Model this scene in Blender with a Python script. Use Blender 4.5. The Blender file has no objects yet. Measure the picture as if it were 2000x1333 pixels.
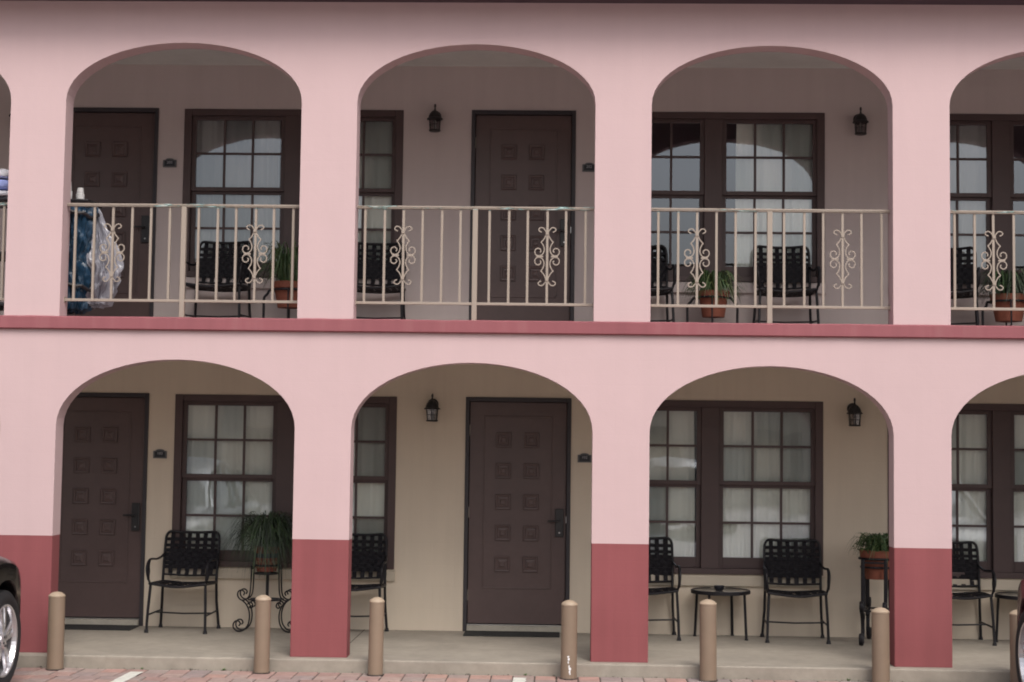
import bpy, bmesh, math, random
from mathutils import Vector, Matrix, noise
R = math.radians
sc = bpy.context.scene
C = sc.collection

# ------------------------------------------------------------------ camera
cam = bpy.data.cameras.new('camera'); co = bpy.data.objects.new('camera', cam); C.objects.link(co)
cam.sensor_width = 36.0; cam.lens = 56.3175; cam.clip_start = 0.1; cam.clip_end = 800
fw = Vector((-0.0295519, 0.9973126, 0.0670394)); rt = Vector((0.9995059, 0.0287653, 0.0126685)); up = Vector((-0.0107060, -0.0673806, 0.9976699))
m = Matrix((rt, up, -fw)).transposed().to_4x4(); m.translation = Vector((3.55034, -12.88217, 1.68180))
co.matrix_world = m
sc.camera = co
# ------------------------------------------------------------------ sky, sun, exposure
SUN_EL, SUN_AZ = R(52), R(160)          # azimuth clockwise from +Y: behind the camera, a little to its right
world = bpy.data.worlds.new('World'); sc.world = world; world.use_nodes = True
nt = world.node_tree; bg = nt.nodes['Background']
sky = nt.nodes.new('ShaderNodeTexSky'); sky.sky_type = 'NISHITA'; sky.sun_disc = False
sky.sun_elevation = SUN_EL; sky.sun_rotation = SUN_AZ; sky.air_density = 1.0; sky.dust_density = 6.0; sky.ozone_density = 1.0
hs = nt.nodes.new('ShaderNodeHueSaturation'); hs.inputs['Saturation'].default_value = 0.52
nt.links.new(sky.outputs[0], hs.inputs['Color']); nt.links.new(hs.outputs[0], bg.inputs[0])
bg.inputs[1].default_value = 0.10
sl = bpy.data.lights.new('sun', 'SUN'); sl.energy = 0.85; sl.angle = R(32); sl.color = (1.0, 0.96, 0.91)
so = bpy.data.objects.new('sun', sl); C.objects.link(so)
sd = Vector((math.sin(SUN_AZ) * math.cos(SUN_EL), math.cos(SUN_AZ) * math.cos(SUN_EL), math.sin(SUN_EL)))
so.rotation_euler = sd.to_track_quat('Z', 'Y').to_euler(); so.location = (0, -20, 30)
sc.view_settings.view_transform = 'Standard'; sc.view_settings.look = 'None'
sc.view_settings.exposure = 0.78; sc.view_settings.gamma = 1.0; sc.view_settings.use_curve_mapping = False
sc.cycles.filter_width = 1.9; sc.render.engine = 'CYCLES'; sc.cycles.max_bounces = 8; sc.cycles.diffuse_bounces = 5; sc.cycles.transparent_max_bounces = 24

# ------------------------------------------------------------------ materials
def new_mat(name):
    mt = bpy.data.materials.new(name); mt.use_nodes = True
    n = mt.node_tree; return mt, n, n.nodes['Principled BSDF']
def N(nt, t, **kw):
    n = nt.nodes.new(t)
    for k, v in kw.items():
        if k in n.inputs.keys() if isinstance(k, str) else False: n.inputs[k].default_value = v
        else: setattr(n, k, v)
    return n
def mat(name, col, rough=0.6, metal=0.0, var=0.06, scale=3.0, bump=0.0, bscale=60.0, spec=0.5, var2=None, v2scale=30, objvar=0.0):
    mt, n, b = new_mat(name)
    b.inputs['Roughness'].default_value = rough; b.inputs['Metallic'].default_value = metal
    b.inputs['Specular IOR Level'].default_value = spec
    tc = N(n, 'ShaderNodeNewGeometry')
    cur = None
    def vary(cur, sc_, amt, det=5):
        tx = N(n, 'ShaderNodeTexNoise'); tx.inputs['Scale'].default_value = sc_; tx.inputs['Detail'].default_value = det; tx.inputs['Roughness'].default_value = 0.6
        n.links.new(tc.outputs['Position'], tx.inputs['Vector'])
        mr = N(n, 'ShaderNodeMapRange'); mr.inputs['From Min'].default_value = 0.3; mr.inputs['From Max'].default_value = 0.7
        mr.inputs['To Min'].default_value = 1 - amt; mr.inputs['To Max'].default_value = 1 + amt
        n.links.new(tx.outputs['Fac'], mr.inputs['Value'])
        mx = N(n, 'ShaderNodeVectorMath', operation='SCALE')
        if cur is None: mx.inputs[0].default_value = col
        else: n.links.new(cur, mx.inputs[0])
        n.links.new(mr.outputs[0], mx.inputs['Scale'])
        return mx.outputs[0]
    cur = vary(None, scale, var)
    if var2: cur = vary(cur, v2scale, var2)
    if objvar:
        oi = N(n, 'ShaderNodeObjectInfo')
        mr = N(n, 'ShaderNodeMapRange'); mr.inputs['To Min'].default_value = 1 - objvar; mr.inputs['To Max'].default_value = 1 + objvar
        n.links.new(oi.outputs['Random'], mr.inputs['Value'])
        mx = N(n, 'ShaderNodeVectorMath', operation='SCALE'); n.links.new(cur, mx.inputs[0]); n.links.new(mr.outputs[0], mx.inputs['Scale']); cur = mx.outputs[0]
    n.links.new(cur, b.inputs['Base Color'])
    if bump:
        tx = N(n, 'ShaderNodeTexNoise'); tx.inputs['Scale'].default_value = bscale; tx.inputs['Detail'].default_value = 6
        n.links.new(tc.outputs['Position'], tx.inputs['Vector'])
        bp = N(n, 'ShaderNodeBump'); bp.inputs['Strength'].default_value = bump; bp.inputs['Distance'].default_value = 0.01
        n.links.new(tx.outputs['Fac'], bp.inputs['Height']); n.links.new(bp.outputs[0], b.inputs['Normal'])
    return mt

def stucco(name, col, joints=0.25, dirt=0.0, dirtcol=(0.3, 0.2, 0.17), rough=0.85, blotch=0.045):
    """painted block wall: faint block coursing telegraphs through the paint, trowel marks, rain streaks"""
    mt, n, b = new_mat(name)
    b.inputs['Roughness'].default_value = rough; b.inputs['Specular IOR Level'].default_value = 0.25
    g = N(n, 'ShaderNodeNewGeometry')
    sep = N(n, 'ShaderNodeSeparateXYZ'); n.links.new(g.outputs['Position'], sep.inputs[0])
    cmb = N(n, 'ShaderNodeCombineXYZ')
    ad = N(n, 'ShaderNodeMath', operation='ADD'); n.links.new(sep.outputs[0], ad.inputs[0]); n.links.new(sep.outputs[1], ad.inputs[1])
    n.links.new(ad.outputs[0], cmb.inputs[0]); n.links.new(sep.outputs[2], cmb.inputs[1])
    br = N(n, 'ShaderNodeTexBrick'); br.inputs['Scale'].default_value = 1.0; br.inputs['Brick Width'].default_value = 0.4; br.inputs['Row Height'].default_value = 0.2
    br.inputs['Mortar Size'].default_value = 0.009; br.inputs['Mortar Smooth'].default_value = 1.0
    n.links.new(cmb.outputs[0], br.inputs['Vector'])
    n1 = N(n, 'ShaderNodeTexNoise'); n1.inputs['Scale'].default_value = 90; n1.inputs['Detail'].default_value = 5; n.links.new(g.outputs['Position'], n1.inputs['Vector'])
    n2 = N(n, 'ShaderNodeTexNoise'); n2.inputs['Scale'].default_value = 5; n2.inputs['Detail'].default_value = 4; n.links.new(g.outputs['Position'], n2.inputs['Vector'])
    h = N(n, 'ShaderNodeMath', operation='MULTIPLY_ADD'); h.inputs[1].default_value = -joints; n.links.new(br.outputs['Fac'], h.inputs[0]); n.links.new(n2.outputs['Fac'], h.inputs[2])
    h2 = N(n, 'ShaderNodeMath', operation='MULTIPLY_ADD'); h2.inputs[1].default_value = 0.22; n.links.new(n1.outputs['Fac'], h2.inputs[0]); n.links.new(h.outputs[0], h2.inputs[2])
    bp = N(n, 'ShaderNodeBump'); bp.inputs['Strength'].default_value = 0.5; bp.inputs['Distance'].default_value = 0.006
    n.links.new(h2.outputs[0], bp.inputs['Height']); n.links.new(bp.outputs[0], b.inputs['Normal'])
    # colour: broad blotches plus vertical rain streaks
    st = N(n, 'ShaderNodeMapping'); st.inputs['Scale'].default_value = (9, 9, 0.7); n.links.new(g.outputs['Position'], st.inputs['Vector'])
    n3 = N(n, 'ShaderNodeTexNoise'); n3.inputs['Scale'].default_value = 1; n3.inputs['Detail'].default_value = 5; n.links.new(st.outputs[0], n3.inputs['Vector'])
    n4 = N(n, 'ShaderNodeTexNoise'); n4.inputs['Scale'].default_value = 1.6; n4.inputs['Detail'].default_value = 6; n.links.new(g.outputs['Position'], n4.inputs['Vector'])
    a = N(n, 'ShaderNodeMath', operation='ADD'); n.links.new(n3.outputs['Fac'], a.inputs[0]); n.links.new(n4.outputs['Fac'], a.inputs[1])
    mr = N(n, 'ShaderNodeMapRange'); mr.inputs['From Min'].default_value = 0.7; mr.inputs['From Max'].default_value = 1.3
    mr.inputs['To Min'].default_value = 1 - blotch; mr.inputs['To Max'].default_value = 1 + blotch; n.links.new(a.outputs[0], mr.inputs['Value'])
    sv = N(n, 'ShaderNodeVectorMath', operation='SCALE'); sv.inputs[0].default_value = col; n.links.new(mr.outputs[0], sv.inputs['Scale'])
    out = sv.outputs[0]
    if dirt:
        r2 = N(n, 'ShaderNodeMapRange'); r2.inputs['From Min'].default_value = 0.56; r2.inputs['From Max'].default_value = 0.72
        r2.inputs['To Max'].default_value = dirt; n.links.new(n3.outputs['Fac'], r2.inputs['Value'])
        mx = N(n, 'ShaderNodeMix', data_type='RGBA'); n.links.new(r2.outputs[0], mx.inputs[0]); n.links.new(out, mx.inputs[6]); mx.inputs[7].default_value = (*dirtcol, 1)
        out = mx.outputs[2]
    n.links.new(out, b.inputs['Base Color'])
    return mt

M = {}
M['pink'] = stucco('pink_stucco_paint', (0.553, 0.409, 0.418), joints=0.05, blotch=0.022, dirt=0.05, dirtcol=(0.50, 0.34, 0.33))
M['red'] = stucco('dark_red_wall_paint', (0.250, 0.078, 0.084), joints=0.09, blotch=0.08)
M['band'] = stucco('weathered_red_band_paint', (0.275, 0.098, 0.112), joints=0.0, blotch=0.10, dirt=0.25, dirtcol=(0.30, 0.16, 0.16))
M['beige'] = stucco('beige_wall_paint', (0.635, 0.550, 0.446), joints=0.1, dirt=0.12, dirtcol=(0.33, 0.27, 0.2))
M['upfloor'] = mat('dull_red_floor_paint', (0.27, 0.19, 0.175), 0.7, var=0.12)
M['taupe'] = stucco('greyish_wall_paint', (0.525, 0.460, 0.445), joints=0.1)
M['ceiling'] = mat('grey_ceiling_paint', (0.72, 0.76, 0.73), 0.9)
M['soffit'] = mat('dark_brown_soffit', (0.070, 0.045, 0.060), 0.7)
M['roof'] = mat('roof_covering', (0.10, 0.08, 0.075), 0.9)
M['brown'] = mat('brown_door_paint', (0.090, 0.058, 0.055), 0.42, var=0.09, scale=2.3, var2=0.05, v2scale=17, objvar=0.0)
M['frame'] = mat('brown_frame_paint', (0.070, 0.043, 0.042), 0.5, var=0.10, scale=4)
M['doorframe'] = mat('dark_door_frame_paint', (0.030, 0.026, 0.031), 0.5, var=0.08)
M['concrete'] = mat('beige_painted_concrete', (0.285, 0.255, 0.215), 0.75, var=0.16, scale=1.8, bump=0.15, bscale=40, var2=0.09, v2scale=11)
M['curb'] = mat('walkway_edge_concrete', (0.37, 0.34, 0.285), 0.85, var=0.10, scale=3, bump=0.3, bscale=40, var2=0.08)
M['stone'] = mat('sill_paint', (0.52, 0.455, 0.365), 0.8, var=0.06)
M['black'] = mat('black_iron', (0.012, 0.011, 0.014), 0.5, spec=0.3, var=0.2, scale=20)
M['strap'] = mat('black_vinyl_strap', (0.007, 0.006, 0.009), 0.6, spec=0.25, var=0.15, scale=20)
M['bronze'] = mat('dark_lantern_metal', (0.016, 0.014, 0.015), 0.5, var=0.2, scale=30)
M['lockm'] = mat('dark_lock_metal', (0.020, 0.020, 0.022), 0.35)
M['steel'] = mat('bare_steel', (0.55, 0.55, 0.55), 0.3, metal=1.0)
M['hinge'] = mat('hinge_metal', (0.22, 0.19, 0.17), 0.45, metal=0.6)
M['mat'] = mat('black_rubber_mat', (0.018, 0.018, 0.018), 0.9, bump=0.6, bscale=300)
M['candle'] = mat('white_lamp_tube', (0.55, 0.52, 0.50), 0.4)
M['post'] = mat('tan_bollard_paint', (0.232, 0.170, 0.122), 0.55, var=0.05, scale=6, bump=0.08, bscale=80, objvar=0.06)
M['cap'] = mat('tan_bollard_cap', (0.36, 0.28, 0.205), 0.5, var=0.06, scale=9)
M['white'] = mat('white_paint_splash', (0.75, 0.76, 0.78), 0.6)
M['terra'] = mat('terracotta', (0.205, 0.064, 0.038), 0.8, var=0.15, scale=12, var2=0.06)
M['pot_red'] = mat('painted_red_pot', (0.22, 0.05, 0.03), 0.45, var=0.4, scale=25)
M['pot_blue'] = mat('painted_blue_band', (0.015, 0.022, 0.05), 0.4)
M['pot_cream'] = mat('painted_cream_swirl', (0.30, 0.24, 0.14), 0.5)
M['soil'] = mat('potting_soil', (0.05, 0.035, 0.025), 0.95, bump=0.6, bscale=120)
M['leaf'] = mat('grassy_leaf', (0.045, 0.085, 0.030), 0.5, var=0.35, scale=9)
M['leafdry'] = mat('paler_leaf', (0.10, 0.13, 0.045), 0.55, var=0.3, scale=9)
M['leafd'] = mat('dark_leaf', (0.022, 0.038, 0.020), 0.5, var=0.35, scale=9)
M['weed'] = mat('weed_leaf', (0.10, 0.19, 0.05), 0.6)
M['joint'] = mat('sand_joint', (0.085, 0.065, 0.055), 0.95, bump=0.5, bscale=150)
M['line'] = mat('worn_white_line', (0.62, 0.62, 0.57), 0.7, var=0.15, scale=14, var2=0.12, v2scale=60)
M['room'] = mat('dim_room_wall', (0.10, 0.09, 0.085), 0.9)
M['digit'] = mat('silver_digits', (0.42, 0.42, 0.45), 0.5)
M['plate_edge'] = mat('plate_rim', (0.11, 0.11, 0.115), 0.45)
M['plate'] = mat('plate_face', (0.012, 0.014, 0.02), 0.35)
M['bowl'] = mat('black_ashtray', (0.01, 0.011, 0.018), 0.25)
M['tabletop'] = mat('table_top_glass', (0.16, 0.15, 0.14), 0.12, spec=0.8)
M['tyre'] = mat('tyre_rubber', (0.014, 0.014, 0.016), 0.75)
M['well'] = mat('wheel_well_black', (0.006, 0.006, 0.007), 0.9)
M['carglass'] = mat('dark_car_glass', (0.01, 0.011, 0.012), 0.04, spec=0.8)
M['lamp_lens'] = mat('headlight_lens', (0.45, 0.46, 0.48), 0.08)
M['plastic'] = mat('dark_cart_plastic', (0.02, 0.018, 0.022), 0.5)
M['bluebag'] = mat('blue_cart_bag_cloth', (0.016, 0.045, 0.085), 0.30, var=0.55, scale=14, bump=0.4, bscale=30)
M['towel'] = mat('white_towel', (0.70, 0.70, 0.76), 0.95, bump=0.4, bscale=200)
M['bluetowel'] = mat('pale_blue_cloth', (0.30, 0.36, 0.70), 0.9)
M['bottle'] = mat('white_spray_bottle', (0.70, 0.70, 0.70), 0.4)
def car_paint(name, col):
    mt, n, b = new_mat(name); b.inputs['Base Color'].default_value = (*col, 1); b.inputs['Roughness'].default_value = 0.25
    b.inputs['Coat Weight'].default_value = 0.25; b.inputs['Specular IOR Level'].default_value = 0.3; b.inputs['Coat Roughness'].default_value = 0.03; return mt
M['carblack'] = car_paint('black_car_paint', (0.004, 0.004, 0.005)); M['carred'] = car_paint('dark_maroon_car_paint', (0.035, 0.008, 0.014)); M['carwhite'] = car_paint('silver_car_paint', (0.14, 0.145, 0.15))
mt, n, b = new_mat('alloy_rim'); b.inputs['Base Color'].default_value = (0.62, 0.61, 0.64, 1); b.inputs['Metallic'].default_value = 0.75; b.inputs['Roughness'].default_value = 0.22; M['alloy'] = mt
# window glass: thin sheet, mirrors at a shallow angle, clear otherwise
mt, n, b = new_mat('window_glass'); n.nodes.remove(b)
tr = N(n, 'ShaderNodeBsdfTransparent'); tr.inputs[0].default_value = (0.96, 0.98, 0.97, 1)
gl = N(n, 'ShaderNodeBsdfGlossy'); gl.inputs['Roughness'].default_value = 0.012; gl.inputs[0].default_value = (0.82, 0.89, 1, 1)
g = N(n, 'ShaderNodeNewGeometry'); nz = N(n, 'ShaderNodeTexNoise'); nz.inputs['Scale'].default_value = 1.3; n.links.new(g.outputs['Position'], nz.inputs['Vector'])
bp = N(n, 'ShaderNodeBump'); bp.inputs['Strength'].default_value = 0.05; bp.inputs['Distance'].default_value = 0.05; n.links.new(nz.outputs['Fac'], bp.inputs['Height']); n.links.new(bp.outputs[0], gl.inputs['Normal'])
fr = N(n, 'ShaderNodeFresnel'); fr.inputs['IOR'].default_value = 2.25
mx = N(n, 'ShaderNodeMixShader'); n.links.new(fr.outputs[0], mx.inputs[0]); n.links.new(tr.outputs[0], mx.inputs[1]); n.links.new(gl.outputs[0], mx.inputs[2])
n.links.new(mx.outputs[0], n.nodes['Material Output'].inputs[0]); M['glass'] = mt
mt, n, b = new_mat('lantern_glass'); n.nodes.remove(b)
tr = N(n, 'ShaderNodeBsdfTransparent'); tr.inputs[0].default_value = (0.62, 0.62, 0.62, 1); gl = N(n, 'ShaderNodeBsdfGlossy'); gl.inputs['Roughness'].default_value = 0.08
mx = N(n, 'ShaderNodeMixShader'); mx.inputs[0].default_value = 0.12; n.links.new(tr.outputs[0], mx.inputs[1]); n.links.new(gl.outputs[0], mx.inputs[2]); n.links.new(mx.outputs[0], n.nodes['Material Output'].inputs[0]); M['lglass'] = mt
# curtain and plastic bag: part diffuse, part translucent
def sheer(name, col, tcol, fac, clear=0.0):
    mt, n, b = new_mat(name); n.nodes.remove(b)
    d = N(n, 'ShaderNodeBsdfDiffuse'); d.inputs[0].default_value = (*col, 1); t = N(n, 'ShaderNodeBsdfTranslucent'); t.inputs[0].default_value = (*tcol, 1)
    mx = N(n, 'ShaderNodeMixShader'); mx.inputs[0].default_value = fac; n.links.new(d.outputs[0], mx.inputs[1]); n.links.new(t.outputs[0], mx.inputs[2]); o = mx.outputs[0]
    if clear:
        tt = N(n, 'ShaderNodeBsdfTransparent'); m2 = N(n, 'ShaderNodeMixShader'); m2.inputs[0].default_value = clear; n.links.new(o, m2.inputs[1]); n.links.new(tt.outputs[0], m2.inputs[2]); o = m2.outputs[0]
    n.links.new(o, n.nodes['Material Output'].inputs[0]); return mt
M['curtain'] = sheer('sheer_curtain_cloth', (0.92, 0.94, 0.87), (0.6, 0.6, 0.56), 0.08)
M['curtain_shaded'] = sheer('shaded_curtain_cloth', (0.50, 0.51, 0.50), (0.4, 0.4, 0.38), 0.2)  # darker copy of the curtain cloth: weaker light upstairs put into its colour
M['trashbag'] = sheer('clear_white_plastic_bag', (0.42, 0.42, 0.48), (0.40, 0.40, 0.46), 0.3, 0.12)
n = M['trashbag'].node_tree; om = n.nodes['Material Output']; src = om.inputs[0].links[0].from_socket
gg = N(n, 'ShaderNodeBsdfGlossy'); gg.inputs['Roughness'].default_value = 0.18; ms = N(n, 'ShaderNodeMixShader'); ms.inputs[0].default_value = 0.07
n.links.new(src, ms.inputs[1]); n.links.new(gg.outputs[0], ms.inputs[2]); n.links.new(ms.outputs[0], om.inputs[0])
# beige railing paint with chips showing older turquoise and white coats
mt, n, b = new_mat('beige_rail_paint'); b.inputs['Roughness'].default_value = 0.5
g = N(n, 'ShaderNodeNewGeometry'); mp = N(n, 'ShaderNodeMapping'); mp.inputs['Scale'].default_value = (3.2, 30, 40); n.links.new(g.outputs['Position'], mp.inputs[0])
nz = N(n, 'ShaderNodeTexNoise'); nz.inputs['Scale'].default_value = 1; nz.inputs['Detail'].default_value = 8; nz.inputs['Roughness'].default_value = 0.7; n.links.new(mp.outputs[0], nz.inputs['Vector'])
sp = N(n, 'ShaderNodeSeparateXYZ'); n.links.new(g.outputs['Position'], sp.inputs[0])
hi = N(n, 'ShaderNodeMath', operation='GREATER_THAN'); hi.inputs[1].default_value = 3.622; n.links.new(sp.outputs[2], hi.inputs[0])
cr = N(n, 'ShaderNodeValToRGB'); cr.color_ramp.interpolation = 'CONSTANT'; e = cr.color_ramp.elements
e[0].position = 0; e[0].color = (0.315, 0.263, 0.220, 1); e[1].position = 0.565; e[1].color = (0.10, 0.07, 0.05, 1)
x = e.new(0.59); x.color = (0.16, 0.40, 0.40, 1); x = e.new(0.625); x.color = (0.75, 0.77, 0.74, 1)
n.links.new(nz.outputs['Fac'], cr.inputs[0])
mx = N(n, 'ShaderNodeMix', data_type='RGBA'); n.links.new(hi.outputs[0], mx.inputs[0]); mx.inputs[6].default_value = (0.315, 0.263, 0.220, 1); n.links.new(cr.outputs[0], mx.inputs[7]); n.links.new(mx.outputs[2], b.inputs['Base Color'])
M['rail'] = mt
# paving bricks: each brick its own tone through Object Info
def brick_mat(name, per_island=False):
    mt, n, b = new_mat(name); b.inputs['Roughness'].default_value = 0.85
    g = N(n, 'ShaderNodeNewGeometry')
    rnd = g.outputs['Random Per Island'] if per_island else N(n, 'ShaderNodeObjectInfo').outputs['Random']
    cr = N(n, 'ShaderNodeValToRGB'); cr.color_ramp.interpolation = 'LINEAR'; e = cr.color_ramp.elements
    e[0].position = 0; e[0].color = (0.30, 0.195, 0.175, 1); e[1].position = 1; e[1].color = (0.38, 0.245, 0.205, 1)
    for p_, c_ in ((0.2, (0.35, 0.23, 0.205)), (0.4, (0.26, 0.215, 0.210)), (0.55, (0.35, 0.255, 0.225)), (0.75, (0.30, 0.245, 0.225)), (0.88, (0.39, 0.235, 0.205))):
        x = e.new(p_); x.color = (*c_, 1)
    n.links.new(rnd, cr.inputs[0])
    nz = N(n, 'ShaderNodeTexNoise'); nz.inputs['Scale'].default_value = 14; nz.inputs['Detail'].default_value = 7; n.links.new(g.outputs['Position'], nz.inputs['Vector'])
    mr = N(n, 'ShaderNodeMapRange'); mr.inputs['From Min'].default_value = 0.3; mr.inputs['From Max'].default_value = 0.7; mr.inputs['To Min'].default_value = 0.84; mr.inputs['To Max'].default_value = 1.12; n.links.new(nz.outputs['Fac'], mr.inputs['Value'])
    sv = N(n, 'ShaderNodeVectorMath', operation='SCALE'); n.links.new(cr.outputs[0], sv.inputs[0]); n.links.new(mr.outputs[0], sv.inputs['Scale']); n.links.new(sv.outputs[0], b.inputs['Base Color'])
    n2 = N(n, 'ShaderNodeTexNoise'); n2.inputs['Scale'].default_value = 160; n.links.new(g.outputs['Position'], n2.inputs['Vector'])
    bp = N(n, 'ShaderNodeBump'); bp.inputs['Strength'].default_value = 0.4; bp.inputs['Distance'].default_value = 0.003; n.links.new(n2.outputs['Fac'], bp.inputs['Height']); n.links.new(bp.outputs[0], b.inputs['Normal'])
    return mt
M['brick'] = brick_mat('paving_brick'); M['bricks'] = brick_mat('paving_bricks_joined', True)
mt, n, b = new_mat('far_paving'); b.inputs['Roughness'].default_value = 0.9
g = N(n, 'ShaderNodeNewGeometry'); bt = N(n, 'ShaderNodeTexBrick'); bt.inputs['Scale'].default_value = 1; bt.inputs['Brick Width'].default_value = 0.17; bt.inputs['Row Height'].default_value = 0.22; bt.inputs['Mortar Size'].default_value = 0.006
bt.inputs['Color1'].default_value = (0.52, 0.46, 0.43, 1); bt.inputs['Color2'].default_value = (0.48, 0.43, 0.41, 1); bt.inputs['Mortar'].default_value = (0.12, 0.09, 0.08, 1)
n.links.new(g.outputs['Position'], bt.inputs['Vector']); n.links.new(bt.outputs['Color'], b.inputs['Base Color']); M['farpave'] = mt

# ------------------------------------------------------------------ mesh helpers
class MB:
    def __init__(s): s.v = []; s.f = []; s.mi = []; s.cur = 0
    def quad(s, *p):
        i = len(s.v); s.v += [tuple(q) for q in p]; s.f.append(tuple(range(i, i + len(p)))); s.mi.append(s.cur)
    def box(s, x0, x1, y0, y1, z0, z1):
        i = len(s.v)
        s.v += [(x0, y0, z0), (x1, y0, z0), (x1, y1, z0), (x0, y1, z0), (x0, y0, z1), (x1, y0, z1), (x1, y1, z1), (x0, y1, z1)]
        for q in ((0, 3, 2, 1), (4, 5, 6, 7), (0, 1, 5, 4), (1, 2, 6, 5), (2, 3, 7, 6), (3, 0, 4, 7)):
            s.f.append(tuple(i + k for k in q)); s.mi.append(s.cur)
        return s
    def rings(s, rings, closed=True, cap0=True, cap1=True):
        i = len(s.v); n = len(rings[0])
        for r in rings: s.v += [tuple(p) for p in r]
        for a in range(len(rings) - 1):
            for k in range(n if closed else n - 1):
                k2 = (k + 1) % n
                s.f.append((i + a * n + k, i + a * n + k2, i + (a + 1) * n + k2, i + (a + 1) * n + k)); s.mi.append(s.cur)
        if cap0 and closed: s.f.append(tuple(i + k for k in range(n))[::-1]); s.mi.append(s.cur)
        if cap1 and closed: s.f.append(tuple(i + (len(rings) - 1) * n + k for k in range(n))); s.mi.append(s.cur)
        return s
    def tube(s, pts, r, n=6, r2=None, flat=1.0, up=None, taper=None):
        """round (or flat, when flat<1) bar swept along points"""
        pts = [Vector(p) for p in pts]; rr = []; prev = None
        for k, p in enumerate(pts):
            t = (pts[min(k + 1, len(pts) - 1)] - pts[max(k - 1, 0)]).normalized()
            if prev is None:
                a = Vector(up) if up else (Vector((0, 0, 1)) if abs(t.z) < 0.9 else Vector((0, 1, 0)))
                prev = (a - t * a.dot(t)).normalized()
            else: prev = (prev - t * prev.dot(t)).normalized()
            b = t.cross(prev)
            rad = taper[k] if taper else (r if r2 is None else r + (r2 - r) * k / (len(pts) - 1))
            rr.append([p + prev * (math.cos(2 * math.pi * j / n + math.pi / n) * rad) + b * (math.sin(2 * math.pi * j / n + math.pi / n) * rad * flat) for j in range(n)])
        return s.rings(rr)
    def lathe(s, prof, n=20, c=(0, 0, 0), axis='z', cap=True, phase=0.0):
        rr = []
        for r, h in prof:
            ring = []
            for j in range(n):
                a = 2 * math.pi * j / n + phase; x, y = r * math.cos(a), r * math.sin(a)
                ring.append((c[0] + x, c[1] + y, c[2] + h) if axis == 'z' else (c[0] + h, c[1] + x, c[2] + y))
            rr.append(ring)
        return s.rings(rr, cap0=cap, cap1=cap)
    def mesh(s, name, mats, smooth=False, merge=False):
        me = bpy.data.meshes.new(name); me.from_pydata(s.v, [], s.f)
        for mt in (mats if isinstance(mats, (list, tuple)) else [mats]): me.materials.append(mt)
        me.polygons.foreach_set('material_index', s.mi)
        bm = bmesh.new(); bm.from_mesh(me)
        if merge: bmesh.ops.remove_doubles(bm, verts=bm.verts, dist=1e-5)
        bmesh.ops.recalc_face_normals(bm, faces=bm.faces); bm.to_mesh(me); bm.free()
        if smooth: me.polygons.foreach_set('use_smooth', [True] * len(me.polygons))
        me.update(); return me
    def obj(s, name, mats, parent=None, smooth=False, merge=False, bevel=0):
        return link(name, s.mesh(name, mats, smooth, merge), parent, bevel, smooth)
def link(name, me, parent=None, bevel=0, smooth=False):
    o = bpy.data.objects.new(name, me); C.objects.link(o)
    if parent: o.parent = parent
    if bevel:
        b = o.modifiers.new('bevel', 'BEVEL'); b.width = bevel; b.segments = 2; b.limit_method = 'ANGLE'; b.angle_limit = R(40)
    if smooth:
        e = o.modifiers.new('split', 'EDGE_SPLIT'); e.split_angle = R(42)
    return o
def tag(o, label=None, cat=None, group=None, kind=None):
    for k, v in (('label', label), ('category', cat), ('group', group), ('kind', kind)):
        if v: o[k] = v
    return o
def empty(name, loc=(0, 0, 0), rz=0.0, parent=None):
    o = bpy.data.objects.new(name, None); C.objects.link(o); o.location = loc; o.rotation_euler = (0, 0, rz); o.empty_display_size = 0.1
    if parent: o.parent = parent
    return o
def copy_tree(o, parent=None):
    c = o.copy(); C.objects.link(c); c.parent = parent
    for ch in o.children: copy_tree(ch, c)
    return c
def curve(ctrl, n=6):
    """Catmull-Rom through control points"""
    P = [Vector(p) for p in ctrl]; P = [P[0] * 2 - P[1]] + P + [P[-1] * 2 - P[-2]]; out = []
    for i in range(1, len(P) - 2):
        for k in range(n):
            t = k / n; a, b, c_, d = P[i - 1:i + 3]
            out.append(0.5 * ((2 * b) + (c_ - a) * t + (2 * a - 5 * b + 4 * c_ - d) * t * t + (3 * b - a - 3 * c_ + d) * t ** 3))
    out.append(P[-2]); return out
def text_mesh(txt, size, ext=0.001):
    cu = bpy.data.curves.new('t', 'FONT'); cu.body = txt; cu.size = size; cu.align_x = 'CENTER'; cu.align_y = 'CENTER'; cu.extrude = ext; cu.resolution_u = 2
    o = bpy.data.objects.new('t', cu); C.objects.link(o)
    dg = bpy.context.evaluated_depsgraph_get(); me = bpy.data.meshes.new_from_object(o.evaluated_get(dg))
    bpy.data.objects.remove(o); return me

# ------------------------------------------------------------------ dimensions (metres; facade face at Y=0, lower walkway at Z=0)
A, OFF, PW = 2.4, -0.7475, 0.4563          # arch pitch, centre of one pillar, pillar width
HW = (A - PW) / 2
T, D = 0.20, 2.0                            # arcade wall thickness, depth of the galleries
PIL = [OFF + A * k for k in range(-2, 6)]
X0, X1 = PIL[0] - PW / 2, PIL[-1] + PW / 2
ZF2, ZBAND0, ZBAND1, ZPL, ZSOF = 2.70, 2.603, 2.711, 0.935, 5.32
GZ = -0.10

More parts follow.
